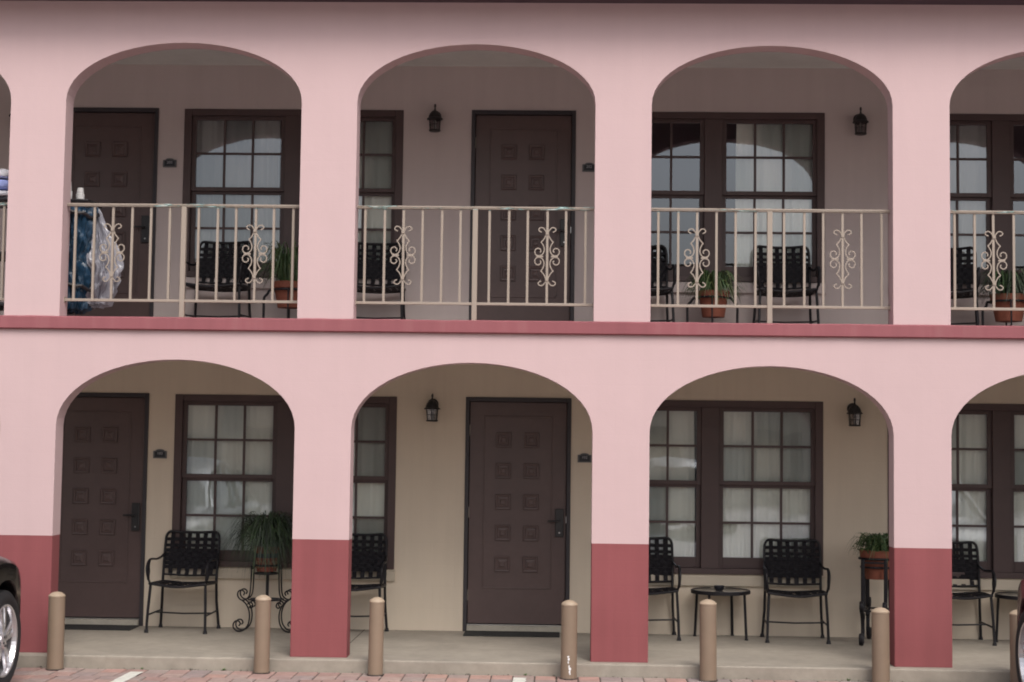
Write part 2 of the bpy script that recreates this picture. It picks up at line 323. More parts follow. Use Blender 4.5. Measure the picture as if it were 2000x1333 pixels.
# ------------------------------------------------------------------ ground
lot = MB(); lot.box(-90, 90, -120, 60, GZ - 0.40, GZ - 0.012)
lot = lot.obj('parking_lot', M['farpave']); tag(lot, kind='structure')
bed = MB(); bed.box(-7.0, 13.0, -8.0, -0.10, GZ - 0.011, GZ - 0.007); bed = bed.obj('joint_sand', M['joint'], lot)
random.seed(4)
BW, BD = 0.170, 0.200
def brick_box(mb, cx, cy, z, w=BW - 0.010, d=BD - 0.005, rz=0.0, tilt=0.0):
    """paver with a small chamfer"""
    c, s_ = math.cos(rz), math.sin(rz); ch = 0.005; rr = []
    for (iw, zz) in ((0, -0.05), (0, -ch), (ch, 0)):
        ring = []
        for sx, sy in ((-1, -1), (1, -1), (1, 1), (-1, 1)):
            x, y = sx * (w / 2 - iw), sy * (d / 2 - iw); ring.append((cx + x * c - y * s_, cy + x * s_ + y * c, z + zz + tilt * sx))
        rr.append(ring)
    mb.rings(rr, cap0=False)
variants = []
for k in range(6):
    mb = MB(); brick_box(mb, 0, 0, 0, BW - 0.008 - random.random() * 0.006, BD - 0.004 - random.random() * 0.004, random.uniform(-.008, .008), random.uniform(-.001, .001)); variants.append(mb.mesh('brick', M['brick']))
joined = MB(); rows = 39; nearn = 0
for r in range(rows):
    y = -0.125 - BD / 2 - r * BD; sh = (0, 0, 0.5, 0.5)[r % 4] * BW
    for c_ in range(116):
        x = -6.9 + c_ * BW + sh; z = GZ + random.uniform(-0.0022, 0.0022)
        if r < 5 and -1.75 < x < 8.2 and nearn < 299:
            o = bpy.data.objects.new('brick', random.choice(variants)); C.objects.link(o); o.parent = lot; o.location = (x, y, z); nearn += 1
        else: brick_box(joined, x, y, z, rz=random.uniform(-.01, .01))
jo = joined.obj('brick_paving', M['bricks'], lot); jo['kind'] = 'stuff'
# painted bay lines lie on the bricks
def stripe(x, w, y0, y1):
    mb = MB(); n_ = 60; L = []; Rr = []
    for k in range(n_ + 1):
        y = y0 + (y1 - y0) * k / n_; L.append((x - w / 2 + random.uniform(-.006, .006), y, GZ + 0.0045)); Rr.append((x + w / 2 + random.uniform(-.006, .006), y, GZ + 0.0045))
    for k in range(n_):
        if abs(((y0 + (y1 - y0) * k / n_ + 0.125) % BD)) < 0.007: continue
        mb.quad(L[k], Rr[k], Rr[k + 1], L[k + 1])
    return mb.obj('bay_line', M['line'], lot)
stripe(0.275, 0.105, -4.6, -0.30); stripe(3.27, 0.10, -4.6, -0.27); stripe(6.55, 0.105, -4.6, -0.20)
# raised walkway of the ground floor
wk = MB(); wk.box(X0, X1, -0.11, D + 0.25, -0.55, 0.0); wk = wk.obj('walkway', M['concrete'], None, bevel=0.012); tag(wk, kind='structure')
for xx in (-2.06, 1.78, 6.6):   # saw-cut joints in the slab
    j = MB(); j.box(xx, xx + 0.008, T, D, 0.0005, 0.0015); j.obj('slab_joint', M['joint'], wk)

# ------------------------------------------------------------------ the motel building
bld = empty('motel_building', (3.0, 0, 0)); tag(bld, 'two storey pink stucco motel wing with rows of open arches and brown doors', 'building')
bld.location = (0, 0, 0)
def arcade(zb, zt, spring, apex, bottom_open):
    mb = MB(); NS = 28
    def col(x0, x1, za0, za1, zt0):      # a column of wall between two x, from the arch curve up
        mb.quad((x0, 0, za0), (x1, 0, za1), (x1, 0, zt0), (x0, 0, zt0)); mb.quad((x0, T, za0), (x0, T, zt0), (x1, T, zt0), (x1, T, za1))
    for i, px in enumerate(PIL):
        a, b = px - PW / 2, px + PW / 2
        for z0, z1 in ((zb, spring), (spring, apex), (apex, zt)): col(a, b, z0, z0, z1)
        for x in (a, b): mb.quad((x, 0, zb), (x, T, zb), (x, T, spring), (x, 0, spring))
        if i < len(PIL) - 1:
            cx = px + A / 2; prev = (cx - HW, spring)
            for k in range(1, NS + 1):
                th = math.pi * k / NS; x = cx - HW * math.cos(th); z = spring + (apex - spring) * math.sin(th) ** 0.98 if k < NS else spring
                if k == 1 or k == NS or True:
                    z_lo0, z_lo1 = prev[1], z
                    mb.quad((prev[0], 0, z_lo0), (x, 0, z_lo1), (x, 0, apex + 0.001), (prev[0], 0, apex + 0.001)) if min(z_lo0, z_lo1) < apex + 0.0005 else None
                    mb.quad((prev[0], T, z_lo0), (prev[0], T, apex + 0.001), (x, T, apex + 0.001), (x, T, z_lo1))
                    mb.quad((prev[0], 0, apex + 0.001), (x, 0, apex + 0.001), (x, 0, zt), (prev[0], 0, zt)); mb.quad((prev[0], T, apex + 0.001), (prev[0], T, zt), (x, T, zt), (x, T, apex + 0.001))
                    mb.quad((prev[0], 0, z_lo0), (x, 0, z_lo1), (x, T, z_lo1), (prev[0], T, z_lo0))
                prev = (x, z)
    return mb
lo = arcade(ZPL, 2.66, 1.823, 2.368, True); hi_ = arcade(ZF2, ZSOF, 4.487, 4.975, False)
lo.obj('ground_floor_arcade', M['pink'], bld, merge=True, bevel=0.009); hi_.obj('upper_floor_arcade', M['pink'], bld, merge=True, bevel=0.009)
for px in PIL:                           # dark red plinths of the pillars
    mb = MB(); rr = []
    plan = []
    for sx, sy in ((-1, 0), (1, 0), (1, 1), (-1, 1)):
        cx, cy = px + sx * PW / 2, T * sy; c1 = 0.008
        pts = {(-1, 0): [(cx, cy + c1), (cx + c1 * .3, cy + c1 * .3), (cx + c1, cy)], (1, 0): [(cx - c1, cy), (cx - c1 * .3, cy + c1 * .3), (cx, cy + c1)],
               (1, 1): [(cx, cy - c1), (cx - c1 * .3, cy - c1 * .3), (cx - c1, cy)], (-1, 1): [(cx + c1, cy), (cx + c1 * .3, cy - c1 * .3), (cx, cy - c1)]}[(sx, sy)]
        plan += pts
    mb.rings([[(x, y, z) for x, y in plan] for z in (0.001, ZPL)], cap0=False); mb.obj('plinth', M['red'], bld)
# floor band with a slightly wavy hand-painted, chipped upper arris
mb = MB(); nseg = 240; rr = []
for k in range(nseg + 1):
    x = X0 - 0.02 + (X1 - X0 + 0.04) * k / nseg; w_ = noise.noise(Vector((x * 2.1, 3, 0))) * 0.004 + noise.noise(Vector((x * 9, 7, 0))) * 0.0025; yo = noise.noise(Vector((x * 3, 1, 9))) * 0.003
    rr.append([(x, T - 0.01, ZBAND0), (x, -0.025 + yo, ZBAND0 + w_ * 0.5), (x, -0.038 + yo, ZBAND0 + 0.010), (x, -0.038 + yo, ZBAND1 - 0.010 + w_), (x, -0.024 + yo, ZBAND1 + w_), (x, T - 0.01, ZBAND1 - 0.008)])
mb.rings(rr); mb.obj('floor_band', M['band'], bld, smooth=True)

def holed_wall(y0, y1, z0, z1, holes, name, material, x0=None, x1=None):
    x0 = X0 if x0 is None else x0; x1 = X1 if x1 is None else x1
    xs = sorted({x0, x1, *[h[0] for h in holes], *[h[1] for h in holes]}); zs = sorted({z0, z1, *[h[2] for h in holes], *[h[3] for h in holes]})
    ins = lambda x, z: any(h[0] < x < h[1] and h[2] < z < h[3] for h in holes)
    mb = MB()
    for a, b in zip(xs, xs[1:]):
        for c_, d in zip(zs, zs[1:]):
            if not ins((a + b) / 2, (c_ + d) / 2):
                mb.quad((a, y0, c_), (b, y0, c_), (b, y0, d), (a, y0, d)); mb.quad((a, y1, c_), (a, y1, d), (b, y1, d), (b, y1, c_))
    for h in holes:
        a, b, c_, d = h
        mb.quad((a, y0, c_), (a, y1, c_), (a, y1, d), (a, y0, d)); mb.quad((b, y0, c_), (b, y0, d), (b, y1, d), (b, y1, c_))
        mb.quad((a, y0, d), (a, y1, d), (b, y1, d), (b, y0, d)); mb.quad((a, y0, c_), (b, y0, c_), (b, y1, c_), (a, y1, c_))
    return mb.obj(name, material, bld, merge=True)
U = 3.9454
WW, WZ0, WZ1 = 2.076, 0.555, 2.150      # window opening
DW, DZ1 = 0.98, 2.156
units = {0: [], 1: []}
for fl, sh, zf in ((0, 0.0, 0.0), (1, 0.016, ZF2)):
    wins = [(-0.030 + sh + U * n_, zf) for n_ in (-1, 0, 1)] + [(6.583 + sh, zf)]
    doors = [(-1.257 + sh + U * n_, zf) for n_ in (-1, 0, 1)] + [(8.93 + sh, zf)]
    units[fl] = (wins, doors)
    holes = [(x, x + WW, zf + WZ0, zf + WZ1) for x, _ in wins] + [(x, x + DW, zf, zf + DZ1) for x, _ in doors]
    holed_wall(D, D + 0.2, zf, (2.60 if fl == 0 else 5.30), holes, 'gallery_wall', M['beige'] if fl == 0 else M['taupe'])
# slabs, ceilings, roof, ends
b_ = MB(); b_.box(X0, X1, T - 0.012, 6.0, 2.48, ZF2); b_.obj('upper_floor_slab', M['ceiling'], bld)
b_ = MB(); b_.box(X0, X1, T, D, ZF2 + 0.001, ZF2 + 0.006); b_.obj('upper_floor_finish', M['upfloor'], bld)
b_ = MB(); b_.box(X0, X1, T, D, 5.272, 5.30); b_.obj('gallery_ceiling', M['ceiling'], bld)
b_ = MB(); b_.box(X0 - 0.5, X1 + 0.5, -0.27, 6.4, ZSOF, ZSOF + 0.10); b_.obj('eave_soffit', M['soffit'], bld)
b_ = MB(); b_.box(X0 - 0.55, X1 + 0.55, -0.32, -0.27, ZSOF - 0.02, ZSOF + 0.22); b_.obj('fascia_board', M['soffit'], bld)
b_ = MB(); b_.box(X0 - 0.5, X1 + 0.5, -0.27, 6.4, ZSOF + 0.10, ZSOF + 0.24); b_.obj('roof', M['roof'], bld)
for x in (X0 - 0.15, X1):
    b_ = MB(); b_.box(x, x + 0.15, 0.0, 6.2, -0.1, ZSOF); b_.obj('end_wall', M['pink'], bld)
for fl, zf in ((0, 0.0), (1, ZF2)):
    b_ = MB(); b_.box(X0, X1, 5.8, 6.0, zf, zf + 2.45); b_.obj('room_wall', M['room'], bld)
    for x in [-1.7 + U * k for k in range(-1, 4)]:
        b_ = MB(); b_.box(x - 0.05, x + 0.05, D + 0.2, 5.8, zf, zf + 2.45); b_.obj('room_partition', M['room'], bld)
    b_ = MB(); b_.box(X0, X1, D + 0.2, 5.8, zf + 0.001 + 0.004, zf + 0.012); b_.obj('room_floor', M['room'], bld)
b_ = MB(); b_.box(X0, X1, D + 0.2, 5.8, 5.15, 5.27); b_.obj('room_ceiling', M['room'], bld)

# windows: double hung pair with a wide mullion (local origin: lower left corner on the wall face, on the floor level)
GX = ((0.112, 0.917), (1.165, 1.968))
def make_window():
    w = empty('window', parent=bld)
    mb = MB(); y0, y1 = -0.012, 0.11
    mb.box(0, 0.072, y0, y1, WZ0, WZ1); mb.box(WW - 0.072, WW, y0, y1, WZ0, WZ1); mb.box(0.072, WW - 0.072, y0, y1, 2.088, WZ1); mb.box(0.072, WW - 0.072, y0 - 0.008, y1, WZ0, 0.606)
    mb.box(0.958, 1.124, y0 + 0.006, y1, 0.606, 2.088); mb.obj('window_frame', M['frame'], w, bevel=0.004)
    for (g0, g1) in GX:
        for up_ in (1, 0):
            ys = (0.018, 0.050) if up_ else (0.052, 0.084)
            zb, zt, g_b, g_t = (1.372, 2.088, 1.410, 2.050) if up_ else (0.606, 1.394, 0.705, 1.345)
            a, b = g0 - 0.040, g1 + 0.041
            mb = MB(); mb.box(a, g0, *ys, zb, zt); mb.box(g1, b, *ys, zb, zt); mb.box(g0, g1, *ys, zb, g_b); mb.box(g0, g1, *ys, g_t, zt)
            t3 = (g1 - g0) / 3; mw = 0.011; zm = (g_b + g_t) / 2
            for k in (1, 2): mb.box(g0 + k * t3 - mw, g0 + k * t3 + mw, ys[0] + 0.004, ys[1] - 0.004, g_b, g_t)
            for k in range(3): mb.box(g0 + k * t3 + (mw if k else 0), g0 + (k + 1) * t3 - (mw if k < 2 else 0), ys[0] + 0.006, ys[1] - 0.006, zm - mw, zm + mw)
            mb.obj('sash', M['frame'], w, bevel=0.003)
            for k in range(3):
                for zz in ((g_b, zm - mw), (zm + mw, g_t)):
                    mb = MB(); x_a, x_b = g0 + k * t3 + (mw if k else 0), g0 + (k + 1) * t3 - (mw if k < 2 else 0); yc = (ys[0] + ys[1]) / 2
                    j = random.uniform(-.0006, .0006), random.uniform(-.0006, .0006)
                    mb.quad((x_a, yc + j[0], zz[0]), (x_b, yc - j[0], zz[0]), (x_b, yc - j[0] + j[1], zz[1]), (x_a, yc + j[0] + j[1], zz[1]))
                    mb.obj('pane', M['glass'], w)
    return w
random.seed(9)
w0 = make_window(); first = True
def curtain(x0, x1, z0, z1, y, seed, parent, gather=1.0, cloth='curtain'):
    mb = MB(); rnd = random.Random(seed); n_ = int((x1 - x0) * 150); P = [(rnd.uniform(38, 62), rnd.uniform(0, 6.3), rnd.uniform(.6, 1)) for _ in range(3)] + [(rnd.uniform(80, 120), rnd.uniform(0, 6.3), .5)]
    rr = []
    for zi in range(9):
        z = z1 + (z0 - z1) * zi / 8; ring = []
        for k in range(n_ + 1):
            x = x0 + (x1 - x0) * k / n_; d_ = sum(a * math.sin(f * x + ph + 0.25 * z * math.sin(ph * 3)) for f, ph, a in P) / 2.4
            ring.append((x + 0.01 * math.sin(z * 2 + x * 9), y + 0.020 * d_ * (0.6 + 0.4 * zi / 8) * gather, z))
        rr.append(ring)
    mb.rings(rr, closed=False); return mb.obj('curtain', M[cloth], parent, smooth=True)
for fl in (0, 1):
    for i, (x, zf) in enumerate(units[fl][0]):
        w = w0 if first else copy_tree(w0, bld); first = False
        w.location = (x, D, zf)
        if (fl, i) == (1, 2): spans = [(1.27, 2.06)]
        elif (fl, i) == (0, 3): spans = [(0.02, 0.95), (1.12, 2.06)]
        elif (fl, i) == (1, 3): spans = [(0.02, 0.98)]
        else: spans = [(0.02, 0.90 + 0.1 * ((i + fl) % 2)), (1.0 + 0.08 * (i % 2), 2.06)]
        for k, (a, b) in enumerate(spans): curtain(x + a, x + b, zf + 0.50, zf + 2.2, D + 0.118, 17 * i + 5 * fl + k, bld, 0.9, 'curtain_shaded' if (fl, i, k) in ((1, 1, 0), (1, 3, 0), (1, 0, 0)) else 'curtain')
        s_ = MB(); s_.box(x - 0.0, x + WW + 0.01, D - 0.035, D + 0.0, zf + 0.448, zf + 0.545); s_.obj('window_sill', M['stone'] if fl == 0 else M['taupe'], bld, bevel=0.006)

def make_door():
    d = empty('door', parent=bld)
    mb = MB(); mb.box(0, 0.036, -0.014, 0.11, 0, DZ1); mb.box(DW - 0.036, DW, -0.014, 0.11, 0, DZ1); mb.box(0.036, DW - 0.036, -0.014, 0.11, DZ1 - 0.040, DZ1); mb.obj('door_frame', M['doorframe'], d, bevel=0.003)
    mb = MB(); mb.box(0.040, DW - 0.040, 0.020, 0.065, 0.072, DZ1 - 0.043); mb.obj('door_leaf', M['brown'], d, bevel=0.003)
    mb = MB(); mb.box(0.038, DW - 0.038, -0.045, 0.11, 0.0, 0.056); mb.obj('threshold', M['curb'], d, bevel=0.004)
    mb = MB(); mb.box(0.038, DW - 0.038, -0.006, 0.030, 0.0565, 0.066); mb.obj('metal_strip', M['steel'], d)
    x0, x1, z0, z1 = 0.170, 0.812, 0.390, 1.985; f = 0.020      # raised bead around the field of the leaf
    mb = MB(); t_ = 0.012
    for a, b, c_, e_ in ((x0, x1, z0, z0 + t_), (x0, x1, z1 - t_, z1), (x0, x0 + t_, z0 + t_, z1 - t_), (x1 - t_, x1, z0 + t_, z1 - t_)): mb.box(a, b, f - 0.006, f + 0.002, c_, e_)
    mb.obj('moulding', M['brown'], d, bevel=0.003)
    sq = MB(); h = 0.071                    # square boss: frame, sunk ring, pyramid
    def sqr(r, y): return [(-r, y, -r), (r, y, -r), (r, y, r), (-r, y, r)]
    sq.rings([sqr(h, 0.001), sqr(h, -0.011), sqr(h - 0.007, -0.016), sqr(h - 0.020, -0.014), sqr(h - 0.026, -0.005), sqr(0.030, -0.007), sqr(0.016, -0.014), sqr(0.006, -0.013)], cap0=False)
    me = sq.mesh('raised_square', M['brown'])
    for cx in (0.356, 0.615):
        for k in range(5): o = link('raised_square', me, d); o.location = (cx, f, 0.616 + 0.2865 * k)
    mb = MB(); mb.box(0.841, 0.918, f - 0.022, f, 0.873, 1.131); mb.obj('lock_plate', M['lockm'], d, bevel=0.006)
    mb = MB(); mb.tube([(0.872, f - 0.02, 1.020), (0.872, f - 0.058, 1.020)], 0.011, 8); mb.tube([(0.882, f - 0.055, 1.020), (0.82, f - 0.058, 1.021), (0.772, f - 0.052, 1.019)], 0.009, 8); mb.obj('lever_handle', M['lockm'], d, smooth=True)
    mb = MB(); mb.lathe([(0.0001, 0), (0.007, 0), (0.007, 0.004), (0.0001, 0.004)], 10); me2 = mb.mesh('keyhole', M['steel']); o = link('keyhole', me2, d); o.rotation_euler = (R(90), 0, 0); o.location = (0.880, f - 0.022, 0.912)
    mb = MB(); mb.box(0.939, 0.944, f - 0.003, f + 0.03, 1.00, 1.06); mb.obj('latch', M['steel'], d)
    for z in (0.33, 1.09, 1.85): mb = MB(); mb.tube([(0.030, -0.002, z - 0.05), (0.030, -0.002, z + 0.05)], 0.008, 8); mb.box(0.030, 0.045, 0.004, 0.018, z - 0.05, z + 0.05); mb.obj('hinge', M['hinge'], d)
    return d
d0 = make_door(); first = True
for fl in (0, 1):
    for x, zf in units[fl][1]:
        d = d0 if first else copy_tree(d0, bld); first = False
        d.location = (x, D, zf)

def make_lantern():
    l = empty('wall_lantern', parent=bld)    # origin: centre of the glass body's bottom, 0.11 in front of the wall
    mb = MB(); mb.lathe([(0.0001, 0.262), (0.009, 0.258), (0.011, 0.235), (0.007, 0.225), (0.010, 0.205), (0.013, 0.195)], 10, cap=False); mb.obj('finial', M['bronze'], l, smooth=True)
    mb = MB(); mb.lathe([(0.012, 0.200), (0.030, 0.190), (0.048, 0.170), (0.058, 0.148), (0.062, 0.130), (0.074, 0.122), (0.075, 0.114), (0.060, 0.112)], 14); mb.obj('lantern_roof', M['bronze'], l, smooth=True)
    mb = MB(); mb.lathe([(0.045, 0.000), (0.056, 0.006), (0.056, 0.014), (0.050, 0.016)], 12)
    for k in range(6):
        a = math.pi / 3 * k + 0.5; mb.tube([(0.050 * math.cos(a), 0.050 * math.sin(a), 0.010), (0.058 * math.cos(a), 0.058 * math.sin(a), 0.116)], 0.0042, 4)
    mb.tube([(0.053 * math.cos(t), 0.053 * math.sin(t), 0.062) for t in [2 * math.pi * k / 12 for k in range(13)]], 0.003, 4)
    mb.obj('lantern_cage', M['bronze'], l)
    mb = MB(); mb.lathe([(0.046, 0.014), (0.053, 0.114)], 6, phase=0.5, cap=False); mb.obj('lantern_glass', M['lglass'], l)
    mb = MB(); mb.lathe([(0.013, 0.012), (0.013, 0.070), (0.009, 0.075), (0.016, 0.088), (0.008, 0.108), (0.001, 0.112)], 10); mb.obj('lamp_candle', M['candle'], l, smooth=True)
    mb = MB(); mb.lathe([(0.050, 0.0), (0.052, 0.006), (0.030, 0.014)], 16); me = mb.mesh('back_plate', M['bronze']); o = link('back_plate', me, l); o.rotation_euler = (R(90), 0, 0); o.location = (0, 0.109, 0.165)
    mb = MB(); mb.tube(curve([(0, 0.10, 0.165), (0, 0.075, 0.150), (0, 0.050, 0.165), (0, 0.035, 0.190), (0, 0.0, 0.200)]), 0.007, 6); mb.obj('lantern_arm', M['bronze'], l)
    return l
l0 = make_lantern(); first = True
for x, z in ((2.383 - U, 1.925), (2.383, 1.921), (6.262, 1.925), (2.366 - U, 4.63), (2.366, 4.628), (6.322, 4.625)):
    l = l0 if first else copy_tree(l0, bld); first = False; l.location = (x, D - 0.11, z)

def number_plate(x, z, txt):
    p = empty('room_number_plate', (x, D, z), parent=bld)
    def shape(w, h, y0, y1, rise):
        pts = [(-w, -h), (w, -h), (w, h * 0.72)] + [(w * 0.62 * math.cos(math.pi * k / 8), h * 0.80 + rise * math.sin(math.pi * k / 8)) for k in range(9)] + [(-w, h * 0.72)]
        mb = MB(); mb.rings([[(a, y, b) for a, b in pts] for y in (y0, y1)]); return mb
    shape(0.064, 0.040, -0.003, -0.012, 0.014).obj('plate_rim', M['plate_edge'], p); shape(0.050, 0.029, -0.012, -0.0145, 0.009).obj('plate_face', M['plate'], p)
    o = link('room_number', MESHT[txt], p); o.rotation_euler = (R(90), 0, 0); o.location = (0, -0.0155, 0.006)
MESHT = {}
for t in ('101', '102', '103', '201', '202', '203'):
    me = text_mesh(t, 0.036); me.materials.clear(); me.materials.append(M['digit']); MESHT[t] = me
number_plate(-0.160, 1.590, '103'); number_plate(3.795, 1.603, '102'); number_plate(-0.143, 4.330, '203'); number_plate(3.812, 4.318, '202'); number_plate(8.80, 1.60, '101'); number_plate(8.80, 4.31, '201')

# railings of the upper gallery
ORN_Q = [(0.045, 0.200), (0.064, 0.209), (0.070, 0.222), (0.058, 0.236), (0.036, 0.236), (0.018, 0.218), (0.006, 0.196)]
ORN_T = [(0.006, 0.192), (0.016, 0.165), (0.030, 0.140), (0.051, 0.118)]
ORN_C = [(0.051, 0.121), (0.034, 0.096), (0.024, 0.066), (0.028, 0.036), (0.044, 0.014), (0.066, 0.006), (0.090, 0.014), (0.100, 0.034), (0.094, 0.058), (0.074, 0.068), (0.056, 0.060), (0.050, 0.044), (0.058, 0.034)]
ob = MB()
for sx in (-1, 1):
    for sz in (-1, 1):
        for ctl in (ORN_Q, ORN_T, ORN_C): ob.tube([(p.x, p.y, p.z) for p in curve([(sx * a, 0, sz * b) for a, b in ctl], 4)], 0.0062, 4, up=(0, 1, 0))
    ob.box(sx * 0.06 - 0.028, sx * 0.06 + 0.028, -0.006, 0.006, -0.006, 0.006)
ob.box(-0.013, 0.013, -0.013, 0.013, 0.180, 0.200); ob.box(-0.013, 0.013, -0.013, 0.013, -0.200, -0.180)
orn_me = ob.mesh('scroll_ornament', M['rail'])
bal = MB(); bal.box(-0.0095, 0.0095, -0.0095, 0.0095, 2.868, 3.632); bal_me = bal.mesh('baluster', M['rail'])
random.seed(3)
for i in range(len(PIL) - 1):
    cx = PIL[i] + A / 2; r_ = empty('railing', (cx, 0.13, 0), parent=bld)
    mb = MB(); mb.box(-HW, HW, -0.020, 0.020, 3.632, 3.642); mb.box(-HW, HW, -0.024, 0.024, 3.642, 3.656); mb.obj('top_rail', M['rail'], r_, bevel=0.002)
    mb = MB(); mb.box(-HW, HW, -0.014, 0.014, 2.846, 2.868); mb.obj('bottom_rail', M['rail'], r_, bevel=0.002)
    mb = MB(); mb.box(-0.021, 0.021, -0.021, 0.021, ZF2, 3.632); mb.obj('rail_post', M['rail'], r_, bevel=0.003)
    for sx in (-1, 1):
        mb = MB(); mb.box(sx * HW - 0.006, sx * HW + 0.006, -0.024, 0.024, 2.835, 2.88); mb.obj('rail_bracket', M['rail'], r_)
        for k in range(6):
            x = sx * (0.119 + 0.157 * k); o = link('baluster', bal_me, r_); o.location = (x, 0, 0); o.rotation_euler = (0, 0, 0)
            o.rotation_euler = (0, random.uniform(-.0015, .0015), random.uniform(-.03, .03))
            if k == 3: q = link('scroll_ornament', orn_me, r_); q.location = (x, -0.004, 3.250)

# ------------------------------------------------------------------ bollards
def bollard(x, y, h, rad, label, extra=False):
    b = empty('bollard', (x, y, GZ)); b.rotation_euler = (R(0.35 * math.sin(x * 7)), R(0.45 * math.sin(x * 5)), x); tag(b, label, 'bollard', 'bollards along the walkway edge')
    mb = MB(); mb.lathe([(rad, 0), (rad, h - 0.022)], 28, cap=False); mb.obj('post', M['post'], b, smooth=True)
    mb = MB(); mb.lathe([(rad, h - 0.024), (rad + 0.002, h - 0.022), (rad + 0.002, h - 0.014), (rad * 0.86, h - 0.002), (rad * 0.55, h + 0.010), (rad * 0.2, h + 0.016), (0.0005, h + 0.017)], 28); mb.obj('bollard_cap', M['cap'], b, smooth=True)
    mb = MB(); mb.lathe([(rad + 0.006, 0.0), (rad + 0.010, 0.006), (rad + 0.002, 0.010)], 20, cap=False); mb.obj('sealant_ring', M['joint'], b, smooth=True)
    if extra:
        rnd = random.Random(2); mb = MB()
        for (a0, z0, w_, h_) in ((-95, 0.178, 6, .014), (-91, 0.160, 7, .018), (-94, 0.136, 4, .020), (-88, 0.105, 5, .018), (-83, 0.085, 8, .018), (-84, 0.062, 6, .020), (-80, 0.045, 4, .010)):
            pts = []
            for k in range(9):
                t = 2 * math.pi * k / 9; q = rnd.uniform(0.7, 1.25); a = R(a0 + w_ * q * math.cos(t)) - x; pts.append(((rad + 0.0012) * math.cos(a), (rad + 0.0012) * math.sin(a), z0 + h_ * 0.6 * q * math.sin(t)))
            mb.quad(*pts)
        mb.obj('paint_splash', M['white'], b)
    return b
for a in ((-0.395, -0.22, 0.592, 0.064, 'tan metal bollard nearest the black car at the left end of the walkway'),
          (1.240, -0.22, 0.592, 0.061, 'tan bollard in front of the scrolled plant stand, just left of the second pillar'),
          (2.138, -0.23, 0.590, 0.058, 'tan bollard in front of the beige wall just right of the second pillar'),
          (3.650, -0.26, 0.592, 0.063, 'tan bollard with white paint splashes in front of the door marked 102', True),
          (4.735, -0.24, 0.612, 0.066, 'tan bollard in front of the round side table with the ashtray'),
          (6.070, -0.24, 0.570, 0.068, 'tan bollard in front of the terracotta pot on the iron stand'),
          (7.130, -0.24, 0.570, 0.064, 'tan bollard at the right edge of the picture, half hidden by the dark red car')): bollard(*a)

# ------------------------------------------------------------------ door mats
for x, lab in ((2.715, 'black rubber mat on the walkway before the door marked 102'), (-1.16, 'black rubber mat before the door marked 103, partly behind the first bollard')):
    mb = MB(); mb.box(x, x + 0.865, 1.60, 1.945, 0.0005, 0.012); o = mb.obj('door_mat', M['mat'], None, bevel=0.004); tag(o, lab, 'door mat', 'door mats')

